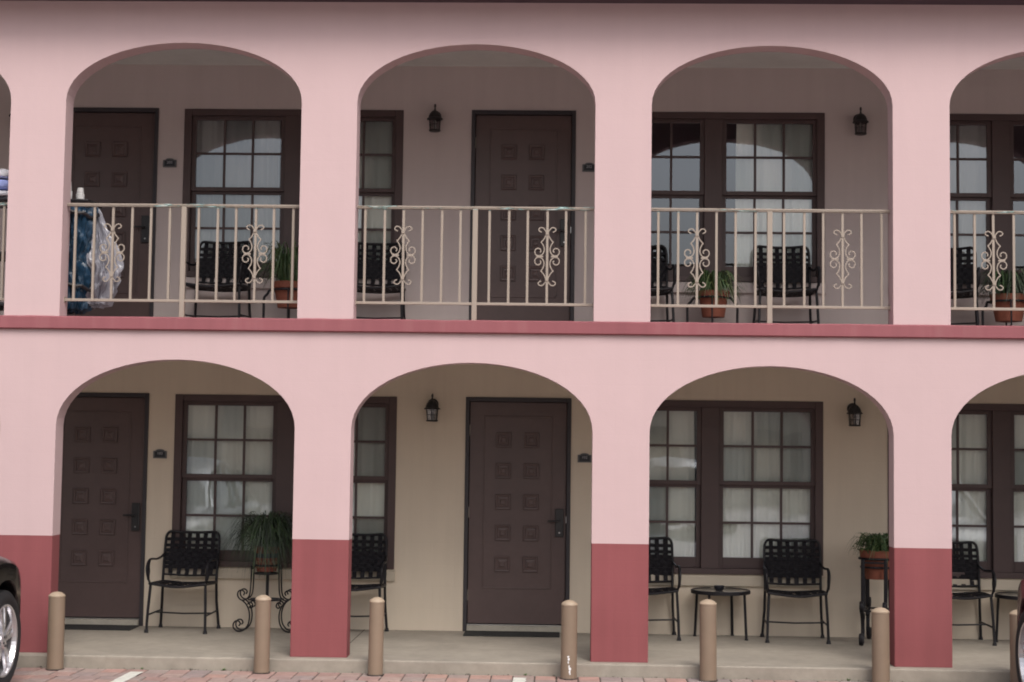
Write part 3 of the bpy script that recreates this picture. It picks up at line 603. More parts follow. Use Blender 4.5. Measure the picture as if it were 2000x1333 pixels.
# ------------------------------------------------------------------ strap chairs
def make_chair():
    c = empty('strap_chair')       # local: faces -y, origin between the feet
    hw = 0.262; bw = 0.250
    def bk(z):                      # back frame leans: y as a function of height
        return 0.185 + (z - 0.42) * 0.20
    side = [(bw, bk(0.44), 0.44), (bw + .002, bk(0.6), 0.6), (bw + .002, bk(0.78), 0.78), (bw - .004, bk(0.84), 0.84), (bw - 0.022, bk(0.868), 0.868), (bw - 0.05, bk(0.878), 0.878)]
    topm = [(0.12, bk(.872) + .016, 0.872), (0, bk(.87) + .022, 0.869)]
    path = curve(side + topm + [(-x, y, z) for x, y, z in reversed(side + topm[:-1])], 4)
    mb = MB(); mb.tube(path, 0.0125, 8); mb.tube([(-bw, bk(.49), .49), (0, bk(.49) + .03, .478), (bw, bk(.49), .49)], 0.010, 6); mb.obj('back_frame', M['black'], c, smooth=True)
    seat = [(-0.245, 0.20, 0.425), (-0.250, -0.16, 0.432), (-0.225, -0.205, 0.432), (0, -0.215, 0.408), (0.225, -0.205, 0.432), (0.250, -0.16, 0.432), (0.245, 0.20, 0.425), (0, 0.215, 0.410), (-0.245, 0.20, 0.425)]
    mb = MB(); mb.tube(curve(seat, 4), 0.0125, 8); mb.obj('seat_frame', M['black'], c, smooth=True)
    for sx in (-1, 1):
        mb = MB(); mb.tube([(sx * .250, -.175, .432), (sx * .262, -.200, .20), (sx * .268, -.215, 0.012)], 0.0125, 8); mb.lathe([(0.015, .03), (0.019, .012), (0.021, 0.0)], 10, c=(sx * .268, -.215, 0)); mb.obj('leg', M['black'], c, smooth=True)
        mb = MB(); mb.tube([(sx * bw, bk(.46), .46), (sx * .255, .20, .25), (sx * .272, .232, 0.012)], 0.0125, 8); mb.lathe([(0.015, .03), (0.019, .012), (0.021, 0.0)], 10, c=(sx * .272, .232, 0)); mb.obj('leg', M['black'], c, smooth=True)
        arm = [(sx * .250, bk(.68), .68), (sx * .262, .16, .650), (sx * .272, .06, .637), (sx * .276, -.06, .645), (sx * .277, -.15, .640), (sx * .276, -.215, .600), (sx * .273, -.228, .545), (sx * .266, -.215, .490), (sx * .256, -.18, .437)]
        mb = MB(); mb.tube(curve(arm, 4), 0.0105, 6)
        loop = [(sx * .275, -.150, .640), (sx * .275, -.175, .590), (sx * .274, -.165, .545), (sx * .272, -.185, .500), (sx * .266, -.20, .470)]
        mb.tube(curve(loop, 4), 0.013, 6, flat=1.0); mb.obj('armrest', M['black'], c, smooth=True)
    mb = MB()
    for sx in (-1, 1): mb.tube([(sx * .265, -.205, .155), (sx * .258, .215, .165)], 0.008, 6)
    mb.tube([(-.26, 0.02, .160), (0, 0.02, .152), (.26, 0.02, .160)], 0.008, 6); mb.obj('stretcher', M['black'], c, smooth=True)
    # woven straps of the back
    zs = [0.808, 0.752, 0.706, 0.668, 0.630, 0.592, 0.556]
    hh = [0.0150, 0.0145, 0.0175, 0.0185, 0.0185, 0.0185, 0.0160]
    for k, (z, h_) in enumerate(zip(zs, hh)):
        mb = MB(); rr = []
        for j in range(15):
            x = -bw + 2 * bw * j / 14; sag = 0.030 * (1 - (x / bw) ** 2); wv = 0.0035 * (1 if (j + k) % 2 else -1)
            y = bk(z) + sag + wv; rr.append([(x, y - .002, z - h_), (x, y - .002, z + h_), (x, y + .002, z + h_), (x, y + .002, z - h_)])
        mb.rings(rr); mb.obj('strap', M['strap'], c)
    for k in range(6):
        x = -0.190 + 0.076 * k; rr = []; mb = MB()
        for j in range(17):
            z = 0.876 - (0.876 - 0.484) * j / 16; sag = 0.030 * (1 - (x / bw) ** 2) * (0.75 if j in (0, 16) else 1); wv = 0.0035 * (1 if (j + k) % 2 else -1)
            y = bk(z) + sag + wv; rr.append([(x - .0195, y - .002, z), (x + .0195, y - .002, z), (x + .0195, y + .002, z), (x - .0195, y + .002, z)])
        mb.rings(rr); mb.obj('strap', M['strap'], c)
    # straps of the seat
    for k in range(7):
        y0 = -0.165 + k * 0.055; rr = []; mb = MB()
        for j in range(11):
            x = -.250 + .5 * j / 10; z = 0.434 - 0.030 * (1 - (x / .25) ** 2) + .003 * (1 if (j + k) % 2 else -1)
            rr.append([(x, y0 - .019, z - .002), (x, y0 + .019, z - .002), (x, y0 + .019, z + .002), (x, y0 - .019, z + .002)])
        mb.rings(rr); mb.obj('strap', M['strap'], c)
    for k in range(6):
        x = -0.175 + k * 0.07; rr = []; mb = MB()
        for j in range(11):
            y0 = -.21 + .42 * j / 10; z = 0.434 - 0.030 * (1 - (x / .25) ** 2) * (1 - (y0 / .28) ** 4) + .003 * (1 if (j + k) % 2 else -1)
            rr.append([(x - .02, y0, z - .002), (x + .02, y0, z - .002), (x + .02, y0, z + .002), (x - .02, y0, z + .002)])
        mb.rings(rr); mb.obj('strap', M['strap'], c)
    return c
chairs = [(0.165, 1.680, 0, -3, 'black strap chair on the walkway beside the door marked 103'),
          (1.725, 1.655, 0, -1, 'black strap chair on the walkway half hidden by the second red plinth'),
          (4.365, 1.725, 0, 2, 'black strap chair left of the round side table, cut off by the third red plinth'),
          (5.690, 1.680, 0, -2, 'black strap chair right of the round side table, under the ground floor window'),
          (7.150, 1.740, 0, 1, 'black strap chair right of the fourth red plinth at the picture edge'),
          (0.400, 1.700, ZF2, -3, 'black strap chair behind the upstairs railing beside the door marked 203'),
          (1.855, 1.700, ZF2, 2, 'black strap chair behind the upstairs railing next to the second pink pillar'),
          (4.300, 1.700, ZF2, 3, 'black strap chair upstairs left of the potted plant, cut off by the third pink pillar'),
          (5.600, 1.680, ZF2, 0, 'black strap chair upstairs behind the middle post of the third railing'),
          (7.060, 1.690, ZF2, -14, 'black strap chair upstairs right of the fourth pink pillar, turned to its right')]
c0 = make_chair(); first = True
for x, y, z, a, lab in chairs:
    c = c0 if first else copy_tree(c0); first = False
    c.location = (x, y, z + (0.006 if z else 0.0)); c.rotation_euler = (0, 0, R(a)); tag(c, lab, 'chair', 'black strap chairs on the galleries')

# ------------------------------------------------------------------ side tables and ashtray
def side_table(x, y, rot, label):
    t = empty('side_table', (x, y, 0), R(rot)); tag(t, label, 'side table', 'round side tables')
    mb = MB(); mb.lathe([(0.262, 0.402), (0.268, 0.405), (0.268, 0.432), (0.262, 0.435), (0.250, 0.435), (0.250, 0.402), (0.262, 0.402)], 40, cap=False); mb.obj('table_rim', M['black'], t, smooth=True)
    mb = MB(); mb.lathe([(0.0005, 0.424), (0.250, 0.424), (0.250, 0.431), (0.0005, 0.431)], 40); mb.obj('table_top', M['tabletop'], t)
    for k in range(4):
        a = math.pi / 4 + k * math.pi / 2; mb = MB(); mb.tube([(0.235 * math.cos(a), 0.235 * math.sin(a), 0.405), (0.255 * math.cos(a), 0.255 * math.sin(a), 0.006)], 0.0125, 8); mb.lathe([(0.016, 0.012), (0.017, 0.0)], 10, c=(0.255 * math.cos(a), 0.255 * math.sin(a), 0)); mb.obj('leg', M['black'], t, smooth=True)
side_table(5.030, 1.76, 14, 'round black side table with an ashtray on it between two strap chairs')
side_table(7.760, 1.75, 30, 'round black side table beside the last chair, mostly hidden by the dark red car')
mb = MB(); mb.lathe([(0.0005, 0.0), (0.030, 0.0), (0.044, 0.018), (0.050, 0.042), (0.046, 0.043), (0.038, 0.020), (0.0005, 0.010)], 20); o = mb.obj('ashtray', M['bowl'], None, smooth=True); o.location = (5.012, 1.71, 0.4315); tag(o, 'small black ashtray bowl standing on the round side table', 'ashtray')

# ------------------------------------------------------------------ plant stands and pots
def make_stand(x, y, z, h, rad, rot, label, nleg=4, wide=1.0, thick=1.0):
    """wrought iron stand: four legs with S scrolls carrying a ring at height h"""
    s_ = empty('plant_stand', (x, y, z), R(rot)); tag(s_, label, 'plant stand', 'wrought iron plant stands')
    mid = min(0.30, h * 0.5); k_ = mid / 0.30
    leg = [(rad + .012, h), (rad + .014, h * 0.75 + mid * 0.25), (rad + .022, mid + .05 * k_), (rad + .055, mid - .005), (rad + .10, mid - .012), (rad + .132, mid + .022), (rad + .128, mid + .062), (rad + .098, mid + .076), (rad + .072, mid + .056), (rad + .080, mid + .030)]
    foot = [(rad + .095, mid - .012), (rad + .055, mid - .05 * k_), (rad + .030, mid * .66), (rad + .022, mid * .45), (rad + .035, mid * .22), (rad + .072, .020), (rad + .122, .007), (rad + .160, .030), (rad + .168, .066), (rad + .150, .096), (rad + .120, .098), (rad + .104, .074), (rad + .116, .056)]
    curl = [(rad + .040, mid - .05 * k_), (rad + .020, mid - .03 * k_), (rad + .000, mid - .045 * k_), (rad - .004, mid - .07 * k_), (rad + .014, mid - .083 * k_), (rad + .028, mid - .070 * k_)]
    mb = MB(); dy = 0.062 * wide
    for ctl in (leg, foot, curl): mb.tube(curve([(a, 0, b) for a, b in ctl], 5), 0.0080 * thick, 6, up=(0, 1, 0), flat=0.85)
    me = mb.mesh('leg', M['black'], smooth=True)
    for sx in (0, math.pi):
        for y_ in (-dy, dy): o = link('leg', me, s_); o.rotation_euler = (0, 0, sx); o.location = (0, y_, 0); o.scale = (1, 2.0, 1)
    for zz, rr_ in ((h, rad + .006), (h - 0.075, rad - .01)):
        mb = MB(); ri = [(rr_ * math.cos(2 * math.pi * k / 24), rr_ * math.sin(2 * math.pi * k / 24), zz) for k in range(25)]
        mb.tube(ri, 0.010, 6, flat=0.6); mb.obj('ring', M['black'], s_)
    q = rad + .04
    for y_ in (-dy, dy):
        mb = MB(); mb.tube([(-q, y_, mid - .01), (-.045, y_, mid - .01), (0, y_, mid - .01), (.045, y_, mid - .01), (q, y_, mid - .01)], 0.008, 6, taper=[.007, .015, .008, .015, .007]); mb.obj('crossbar', M['black'], s_)
    for sx in (-1, 1):
        for zz in (h - .03, mid - .01): mb = MB(); mb.box(sx * (rad + .012) - .006, sx * (rad + .012) + .006, -dy, dy, zz - .008, zz + .008); mb.obj('side_bar', M['black'], s_)
    mb = MB(); mb.box(-0.014, 0.014, dy - .004, dy + .004, mid - .01, h - .06); mb.obj('centre_bar', M['black'], s_)
    return s_
def make_low_stand(x, y, z, h, rad, rot, label):
    """low iron stand: four upright legs wide of the pot, arms reaching in to a ring, a curl inside each foot"""
    s_ = empty('plant_stand', (x, y, z), R(rot)); tag(s_, label, 'plant stand', 'wrought iron plant stands')
    q = 0.222; k_ = h / 0.34
    mb = MB()
    for ctl in ([(rad + .004, h), (rad + .03, h - .004), (q - .03, h - .035), (q, h - .075), (q + .002, h * .5), (q, .0)],
                [(q, .085 * k_), (q - .010, .045), (q - .035, .012), (q - .080, .004), (.075, .006)],
                [(q - .012, .050), (q - .050, .040), (q - .088, .060), (q - .094, .100), (q - .066, .118), (q - .048, .098), (q - .062, .082)]):
        mb.tube(curve([(a, 0, b) for a, b in ctl], 5), 0.0085, 6, up=(0, 1, 0), flat=1.35)
    me = mb.mesh('leg', M['black'], smooth=True)
    for k in range(4): o = link('leg', me, s_); o.rotation_euler = (0, 0, math.pi / 2 * k)
    for zz, rr_ in ((h, rad + .004), (.02, .078)):
        mb = MB(); mb.tube([(rr_ * math.cos(2 * math.pi * k / 24), rr_ * math.sin(2 * math.pi * k / 24), zz) for k in range(25)], 0.011, 6, flat=0.6); mb.obj('ring', M['black'], s_)
    return s_
def blades(n_, rad, rise, drop, seed, w_=0.006, spread=1.0):
    rnd = random.Random(seed); mb = MB()
    for _ in range(n_):
        a = rnd.uniform(0, 6.283); L = rnd.uniform(0.45, 1.0) * spread; up_ = rise * rnd.uniform(0.35, 1.1); dr = drop * rnd.uniform(0.0, 1.1) * L; r0 = rnd.uniform(0, rad * 0.6); tw = rnd.uniform(-.5, .5)
        pts = [Vector(((r0 + L * t) * math.cos(a + tw * t), (r0 + L * t) * math.sin(a + tw * t), up_ * 4 * t * (1 - t * 0.78) - (dr + up_ * 0.5) * t ** 3)) for t in [k / 8 for k in range(9)]]
        sd_ = Vector((-math.sin(a), math.cos(a), rnd.uniform(-.6, .6))).normalized(); mb.cur = 1 if rnd.random() < 0.22 else 0
        for k in range(8):
            wa, wb = w_ * (1 - (k / 8) ** 2) + .0006, w_ * (1 - ((k + 1) / 8) ** 2) + .0006
            mb.quad(pts[k] - sd_ * wa, pts[k] + sd_ * wa, pts[k + 1] + sd_ * wb, pts[k + 1] - sd_ * wb)
    return mb
def potted(x, y, z, rt_, rb, h, label, kind, seed, n_=150, rise=0.16, drop=0.25, spread=0.26, w_=0.006, leaf=('leaf', 'leafdry'), bushy=False):
    p = empty('potted_plant', (x, y, z)); tag(p, label, 'potted plant', 'potted plants on iron stands')
    mb = MB(); rr_ = h * 0.24
    mb.lathe([(0.0005, 0.0), (rb, 0.0), (rt_ - .012, h - rr_), (rt_, h - rr_), (rt_ + .004, h), (rt_ - .010, h), (rt_ - .016, h - .03), (0.0005, h - .03)], 28)
    mb.obj('pot', M['pot_red'] if kind == 'painted' else M['terra'], p, smooth=True)
    if kind == 'painted':
        f = lambda zz: rb + (rt_ - .012 - rb) * zz / (h - rr_) + .0015
        mb = MB(); mb.lathe([(f(h * .55), h * .55), (f(h * .73), h * .73)], 28, cap=False); mb.obj('painted_band', M['pot_blue'], p, smooth=True)
        mb = MB()
        for k in range(9):
            a0 = -math.pi / 2 + (k - 4) * 0.36
            mb.tube([(f(h * .3) * math.cos(a0 + .16 * math.cos(t)) * 1.002, f(h * .3) * math.sin(a0 + .16 * math.cos(t)) * 1.002, h * (.30 + .13 * math.sin(t) + .05 * math.sin(2 * t + k))) for t in [j * .8 for j in range(8)]], 0.0035, 4)
        mb.obj('painted_swirl', M['pot_cream'], p)
    mb = MB(); mb.lathe([(0.0005, h - .022), (rt_ - .014, h - .024)], 20, cap=False); mb.obj('soil', M['soil'], p)
    mb = blades(n_, rt_, rise, drop, seed, w_, spread)
    if kind == 'painted':
        m2 = blades(260, rt_, 0.10, 1.9, seed + 7, w_, 0.17); off_ = len(mb.v); mb.v += m2.v; mb.f += [tuple(i + off_ for i in f) for f in m2.f]; mb.mi += m2.mi
    if bushy:
        rnd = random.Random(seed + 1)
        for _ in range(420):
            a = rnd.uniform(0, 6.28); el = rnd.uniform(0, 1.5); r1 = rnd.uniform(.06, .20); c_ = Vector((r1 * math.cos(a) * math.cos(el) * 1.15, r1 * math.sin(a) * math.cos(el), r1 * math.sin(el) * .85))
            u = Vector((rnd.uniform(-1, 1), rnd.uniform(-1, 1), rnd.uniform(-.5, 1))).normalized() * rnd.uniform(.015, .034); v_ = u.cross(Vector((rnd.uniform(-1, 1), rnd.uniform(-1, 1), rnd.uniform(-1, 1)))).normalized() * .007
            mb.cur = 1 if rnd.random() < .3 else 0; mb.quad(c_ - u, c_ + v_, c_ + u, c_ - v_)
    o = mb.obj('foliage', [M[leaf[0]], M[leaf[1]]], p); o.location = (0, 0, h - .02)
make_stand(0.915, 1.70, 0, 0.60, 0.112, 0, 'scrolled black iron plant stand under the ground floor window, behind the second bollard')
potted(0.915, 1.70, 0.545, 0.118, 0.088, 0.225, 'painted red pot with blue band holding a drooping dark grassy plant, ground floor', 'painted', 3, n_=620, rise=0.27, drop=0.80, spread=0.42, w_=0.0042, leaf=('leafd', 'leaf'))
make_stand(6.400, 1.60, 0, 0.745, 0.150, 72, 'tall black iron plant stand against the fourth red plinth on the ground floor', thick=1.2, wide=1.6)
potted(6.415, 1.60, 0.565, 0.160, 0.112, 0.255, 'plain terracotta pot with a bushy green plant on the ground floor beside the fourth plinth', 'plain', 5, n_=150, rise=0.14, drop=0.45, spread=0.26, w_=0.006, leaf=('leaf', 'leafdry'), bushy=True)
make_low_stand(4.930, 1.60, ZF2 + .006, 0.36, 0.138, -6, 'low black iron plant stand upstairs behind the third railing')
potted(4.940, 1.60, ZF2 + .19, 0.142, 0.100, 0.235, 'plain terracotta pot with a spiky green plant upstairs behind the third railing', 'plain', 11, n_=300, rise=0.17, drop=0.70, spread=0.27, w_=0.0065)
make_low_stand(1.080, 1.60, ZF2 + .006, 0.39, 0.145, 8, 'low black iron plant stand upstairs behind the right end of the first railing')
potted(1.085, 1.60, ZF2 + .235, 0.150, 0.105, 0.235, 'terracotta pot with tall green plant upstairs, against the second pink pillar', 'plain', 21, n_=260, rise=0.30, drop=0.45, spread=0.30, w_=0.0065)
make_low_stand(7.560, 1.50, ZF2 + .006, 0.34, 0.155, -10, 'low black iron plant stand upstairs at the right edge of the picture')
potted(7.560, 1.50, ZF2 + .17, 0.160, 0.115, 0.240, 'terracotta pot with dark leafy plant upstairs at the right edge of the picture', 'plain', 31, n_=280, rise=0.19, drop=0.6, spread=0.28, w_=0.0065, leaf=('leafd', 'leaf'))

# ------------------------------------------------------------------ housekeeping cart with its load, behind the first pillar upstairs
ct = empty('housekeeping_cart', (-1.06, 0.68, ZF2 + .006)); tag(ct, 'dark housekeeping cart standing upstairs behind the first pink pillar', 'cart')
for z in (0.12, 0.55, 1.02): mb = MB(); mb.box(-0.42, 0.34, -0.24, 0.24, z, z + 0.035); mb.obj('shelf', M['plastic'], ct, bevel=0.01)
for x in (-0.41, 0.32):
    for y in (-0.23, 0.21): mb = MB(); mb.box(x, x + 0.02, y, y + 0.02, 0.10, 1.06); mb.obj('upright', M['plastic'], ct)
for x in (-0.34, 0.27):
    for y in (-0.18, 0.18): mb = MB(); mb.lathe([(0.0005, -.015), (0.05, -.015), (0.05, .015), (0.0005, .015)], 14, c=(x, y, 0.05), axis='x'); mb.obj('castor', M['tyre'], ct, smooth=True)
mb = MB(); mb.tube([(0.34, -.2, 1.03), (0.60, -.2, 1.03), (0.62, 0, 1.03), (0.60, .2, 1.03), (0.34, .2, 1.03)], 0.012, 6); mb.obj('bag_hoop', M['plastic'], ct)
def sack(z0, z1, prof, seed, amp, name, material, smooth=True, fine=1.0):
    """soft bag: rings of a wobbling, creased ellipse; prof(t) -> (cx, cy, rx, ry), t from top to bottom"""
    mb = MB(); rr = []; n_ = 84; m_ = 72
    for k in range(m_ + 1):
        t = k / m_; cx, cy, rx, ry = prof(t); z = z1 + (z0 - z1) * t; ring = []
        for j in range(n_):
            a = 2 * math.pi * j / n_; c_, s2 = math.cos(a), math.sin(a)
            q = 1 + amp * noise.noise(Vector((c_ * 2.2 + seed, s2 * 2.2, z * 5))) - amp * .9 * abs(noise.noise(Vector((c_ * 4 + z * 3, s2 * 4 + seed, z * 4.2)))) + amp * .45 * fine * noise.noise(Vector((c_ * 11, s2 * 11 + seed, z * 9)))
            dz = .02 * noise.noise(Vector((c_ * 5, s2 * 5, z * 6 + seed)))
            ring.append((cx + rx * q * c_, cy + ry * q * s2, z + dz))
        rr.append(ring)
    mb.rings(rr, cap0=False); return mb.obj(name, material, None, smooth=smooth)
def pb(t): q = (1 - t ** 6) * .25 + .75 - (0.22 if t > .985 else 0); return (-0.595 + .012 * math.sin(t * 9), 0.62, 0.165 * q, 0.17 * q)
o = sack(ZF2 + .09, ZF2 + .99, pb, 3, 0.34, 'linen_bag', M['bluebag']); tag(o, 'dark blue cloth laundry bag hanging on the housekeeping cart upstairs', 'laundry bag')
for zz in (3.00, 3.62):
    st_ = MB(); st_.tube([(-0.595 + .185 * math.cos(a), 0.62 + .19 * math.sin(a), zz + .02 * math.sin(a * 3) + .015 * math.cos(a * 7)) for a in [2 * math.pi * k / 20 for k in range(21)]], 0.017, 6); q = st_.obj('strap', M['plastic'], o)
def pw(t):
    w_ = 0.014 + 0.150 * min(1, t / .62) ** 0.8 if t < .62 else 0.164 - 0.055 * ((t - .62) / .38) ** 1.5 - (0.05 if t > .98 else 0)
    return (-0.445 + 0.085 * min(1, t / .62) - (0.05 * (t - .62) / .38 if t > .62 else 0), 0.66, w_, w_ * .85)
o = sack(ZF2 + .14, ZF2 + 1.00, pw, 8, 0.62, 'trash_bag', M['trashbag'], smooth=False, fine=1.3); tag(o, 'translucent white plastic bag hanging beside the blue laundry bag upstairs', 'plastic bag')
for x, y, h_, lab in ((-0.755, 0.56, 0.150, 'white capped bottle nearest the first pillar, on the cart upstairs'), (-0.655, 0.58, 0.095, 'shorter white bottle right of another one on the cart upstairs')):
    b = empty('spray_bottle', (x + 0.1, y, ZF2 + 1.06)); tag(b, lab, 'bottle', 'bottles on the cart')
    mb = MB(); mb.lathe([(0.0005, 0), (0.034, 0), (0.036, 0.02), (0.036, h_ * .45), (0.014, h_ * .62), (0.013, h_ * .72)], 16); mb.obj('bottle_body', M['bottle'], b, smooth=True)
    mb = MB(); mb.lathe([(0.030, h_ * .52), (0.031, h_ * .56), (0.025, h_), (0.020, h_ + .003)], 14); o = mb.obj('bottle_cap', M['bottle'], b, smooth=True)
# folded linen on the left end of the cart
for k, (zz, w_, mt_, lab) in enumerate(((1.058, .20, 'towel', 'folded white towel at the bottom of the stack on the cart, left picture edge'), (1.12, .19, 'bluetowel', 'folded pale blue cloth in the middle of the stack on the cart, left picture edge'), (1.215, .18, 'towel', 'crumpled white cloth on top of the stack on the cart, left picture edge'))):
    mb = MB(); rr = []; hh_ = (0.055, 0.09, 0.085)[k]
    for j in range(13):
        x = -w_ + 2 * w_ * j / 12; e_ = 1 - abs(j - 6) ** 6 / 6 ** 6 * .35; ring = []
        for q in range(16):
            a = 2 * math.pi * q / 16; ring.append((x, 0.19 * math.copysign(abs(math.cos(a)) ** .5, math.cos(a)) * e_, hh_ / 2 + hh_ / 2 * math.copysign(abs(math.sin(a)) ** .6, math.sin(a)) * e_ * (1 + (.5 if k == 2 else .1) * noise.noise(Vector((x * 14, q, k))))))
        rr.append(ring)
    mb.rings(rr); o = mb.obj('folded_cloth', M[mt_], None, smooth=True); o.location = (-1.30, 0.60, ZF2 + zz); tag(o, lab, 'folded cloth', 'folded linen on the cart')

# ------------------------------------------------------------------ cars (nose towards the building)
def make_car(paint, label, loc, rz=0.0, cat='car'):
    c = empty('parked_car', loc, rz); tag(c, label, cat)      # origin: ground below the middle of the front axle, nose +y
    def half(y):
        tb = [(-3.62, .55), (-3.55, .72), (-3.35, .83), (-3.0, .885), (-2.0, .90), (0.0, .895), (.2, .885), (.45, .845), (.62, .77), (.76, .66), (.84, .50), (.87, .36)]
        for (a, wa), (b, wb) in zip(tb, tb[1:]):
            if a <= y <= b: return wa + (wb - wa) * (y - a) / (b - a)
        return tb[0][1] if y < tb[0][0] else tb[-1][1]
    def sh(y):
        tb = [(-3.62, .80), (-3.5, .98), (-3.0, 1.06), (-1.0, 1.04), (-.3, 1.0), (.1, .965), (.4, .92), (.65, .84), (.80, .74), (.87, .66)]
        for (a, wa), (b, wb) in zip(tb, tb[1:]):
            if a <= y <= b: return wa + (wb - wa) * (y - a) / (b - a)
        return tb[0][1] if y < tb[0][0] else tb[-1][1]
    def low(y):
        z = 0.24 + (0.10 * max(0, (y - .6) / .27) if y > .6 else 0) + (0.14 * max(0, (-3.3 - y) / .3) if y < -3.3 else 0)
        for ay in (0.0, -2.70):
            if abs(y - ay) < .425: z = max(z, .365 + math.sqrt(max(0, .425 ** 2 - (y - ay) ** 2)) * 0.98)
        return z
    ys = sorted({round(-3.62 + k * .1, 3) for k in range(46) if -3.62 + k * .1 < .87} | {.87, .84, .80, .76, .70} | {a + s * d_ for a in (0, -2.70) for s in (-1, 1) for d_ in (.426, .423, .41, .39, .36, .32, .27, .2, .1)})
    mb = MB(); rr = []
    for y in ys:
        w_, s_, lo_ = half(y), sh(y), low(y); prof = [(0.0, lo_ + .0), (w_ * .80, lo_), (w_ * .965, lo_ + .004), (w_ * .992, lo_ + .05 if lo_ < .6 else lo_ + .015)]
        mid_ = [(w_ * 1.0, lo_ + (s_ - lo_) * .45), (w_ * .996, lo_ + (s_ - lo_) * .70), (w_ * .975, s_ - .07), (w_ * .94, s_ - .028), (w_ * .87, s_), (w_ * .6, s_ + .028), (0, s_ + .045)]
        P = prof + mid_; rr.append([(x, y, z) for x, z in P] + [(-x, y, z) for x, z in reversed(P[1:-1])])
    mb.rings(rr); mb.obj('car_body', paint, c, smooth=True)
    # cabin
    mb = MB(); rr = []
    st = [(-.52, 0.985, .78, .74), (-.80, 1.20, .77, .66), (-1.15, 1.44, .75, .60), (-1.45, 1.57, .73, .585), (-2.2, 1.60, .73, .585), (-2.9, 1.55, .73, .575), (-3.25, 1.36, .74, .60), (-3.50, 1.03, .74, .68)]
    for y, zt, wb, wt in st:
        zb = min(sh(y), zt) - .03; rr.append([(-wb - .03, y, zb), (-wt, y, zt - .05), (-wt + .08, y, zt - .005), (0, y, zt + .012), (wt - .08, y, zt - .005), (wt, y, zt - .05), (wb + .03, y, zb)])
    mb.rings(rr); mb.obj('cabin_glass', M['carglass'], c, smooth=True)
    mb = MB(); rr = []
    for y, zt, wb, wt in st[2:7]:
        zt += .012; rr.append([(-wt - .012, y, zt - .06), (-wt + .08, y, zt), (0, y, zt + .014), (wt - .08, y, zt), (wt + .012, y, zt - .06)])
    mb.rings(rr, closed=False); mb.obj('car_roof', paint, c, smooth=True)
    for sx in (-1, 1):
        mb = MB()
        for a, b in (((-.50, 1.00, .80), (-1.20, 1.47, .62)), ((-1.95, 1.03, .795), (-2.0, 1.57, .61)), ((-3.50, 1.02, .77), (-2.92, 1.53, .605))): mb.tube([(sx * a[2], a[0], a[1]), (sx * b[2], b[0], b[1])], 0.028, 6)
        mb.obj('window_pillar', paint, c)
        mb = MB(); mb.lathe([(0.0005, -.06), (.06, -.05), (.085, 0), (.07, .03), (0.0005, .035)], 12, axis='x'); me = mb.mesh('door_mirror', paint, True); o = link('door_mirror', me, c); o.location = (sx * .93, -.92, 1.10); o.scale = (1, 1.1, .85)
        mb = MB(); mb.lathe([(0.0005, 0), (.10, 0), (.085, .05), (.03, .075), (0.0005, .078)], 16); me = mb.mesh('headlight', M['lamp_lens'], True); o = link('headlight', me, c); o.rotation_euler = (R(-80), 0, R(-sx * 32)); o.location = (sx * .60, .735, .76); o.scale = (1.5, .8, 1)
        mb = MB(); mb.box(-.09, .09, -.03, .03, -.09, .09); me = mb.mesh('tail_light', M['carred']); o = link('tail_light', me, c); o.location = (sx * .68, -3.56, .88)
        for ay in (0.0, -2.70):
            # dark well disc behind the wheel
            mb = MB(); mb.lathe([(0.0005, 0), (.415, 0), (.415, -sx * .22), (0.0005, -sx * .22)], 32, axis='x', c=(sx * .70, ay, .365)); mb.obj('wheel_well', M['well'], c)
            w_ = empty('wheel', (sx * .895, ay, .362), parent=c)
            R_, r_ = .362, .262
            mb = MB(); prof = [(r_, -.18), (r_ + .03, -.20), (R_ - .03, -.20), (R_ - .004, -.175), (R_, -.14), (R_, -.06), (R_ - .004, -.025), (R_ - .03, -.004), (R_ - .06, .004), (r_ + .02, 0.0), (r_, -.012)]
            mb.lathe([(a, sx * b) for a, b in prof], 48, axis='x', cap=False); mb.obj('tyre', M['tyre'], w_, smooth=True)
            mb = MB(); mb.lathe([(a, sx * b) for a, b in [(r_ + .001, -.012), (r_ - .004, -.004), (r_ - .016, -.008), (r_ - .026, -.04), (r_ - .03, -.16)]], 48, axis='x', cap=False)
            for k in range(5):
                for dd in (-.17, .17):
                    a = 2 * math.pi * k / 5 + .3; rr = []
                    for (rad, hw_, dep, th_) in ((.045, .020, -.020, .028), (.12, .018, -.016, .022), (.20, .017, -.022, .016), (.243, .021, -.030, .012)):
                        ang = a + dd * min(1, rad / .12) * (1.0 if rad > .1 else .9); u = Vector((0, math.cos(ang), math.sin(ang))); v_ = Vector((0, -math.sin(ang), math.cos(ang)))
                        p = u * rad; X_ = Vector((1, 0, 0)) * sx
                        rr.append([tuple(p - v_ * hw_ + X_ * (dep - th_)), tuple(p - v_ * hw_ * .75 + X_ * dep), tuple(p + v_ * hw_ * .75 + X_ * dep), tuple(p + v_ * hw_ + X_ * (dep - th_))])
                    mb.rings(rr)
            mb.lathe([(a, sx * b) for a, b in [(0.062, -.05), (.060, -.014), (.045, -.006), (.030, -.004), (0.0005, -.002)]], 24, axis='x')
            mb.obj('rim', M['alloy'], w_, smooth=False)
            mb = MB(); mb.lathe([(a, sx * b) for a, b in [(0.0005, -.085), (.15, -.085), (.15, -.095), (.0005, -.095)]], 24, axis='x'); mb.obj('brake_disc', M['hinge'], w_)
            mb = MB()
            for k in range(5): a = 2 * math.pi * k / 5 + .93; mb.lathe([(0.0095, sx * -.03), (0.0095, sx * .0), (0.0005, sx * .001)], 8, axis='x', c=(0, .034 * math.cos(a), .034 * math.sin(a)))
            mb.obj('wheel_nuts', M['lockm'], w_)
    mb = MB(); mb.box(-.36, .36, .80, .862, .42, .60); mb.obj('grille', M['well'], c, bevel=.01)
    return c
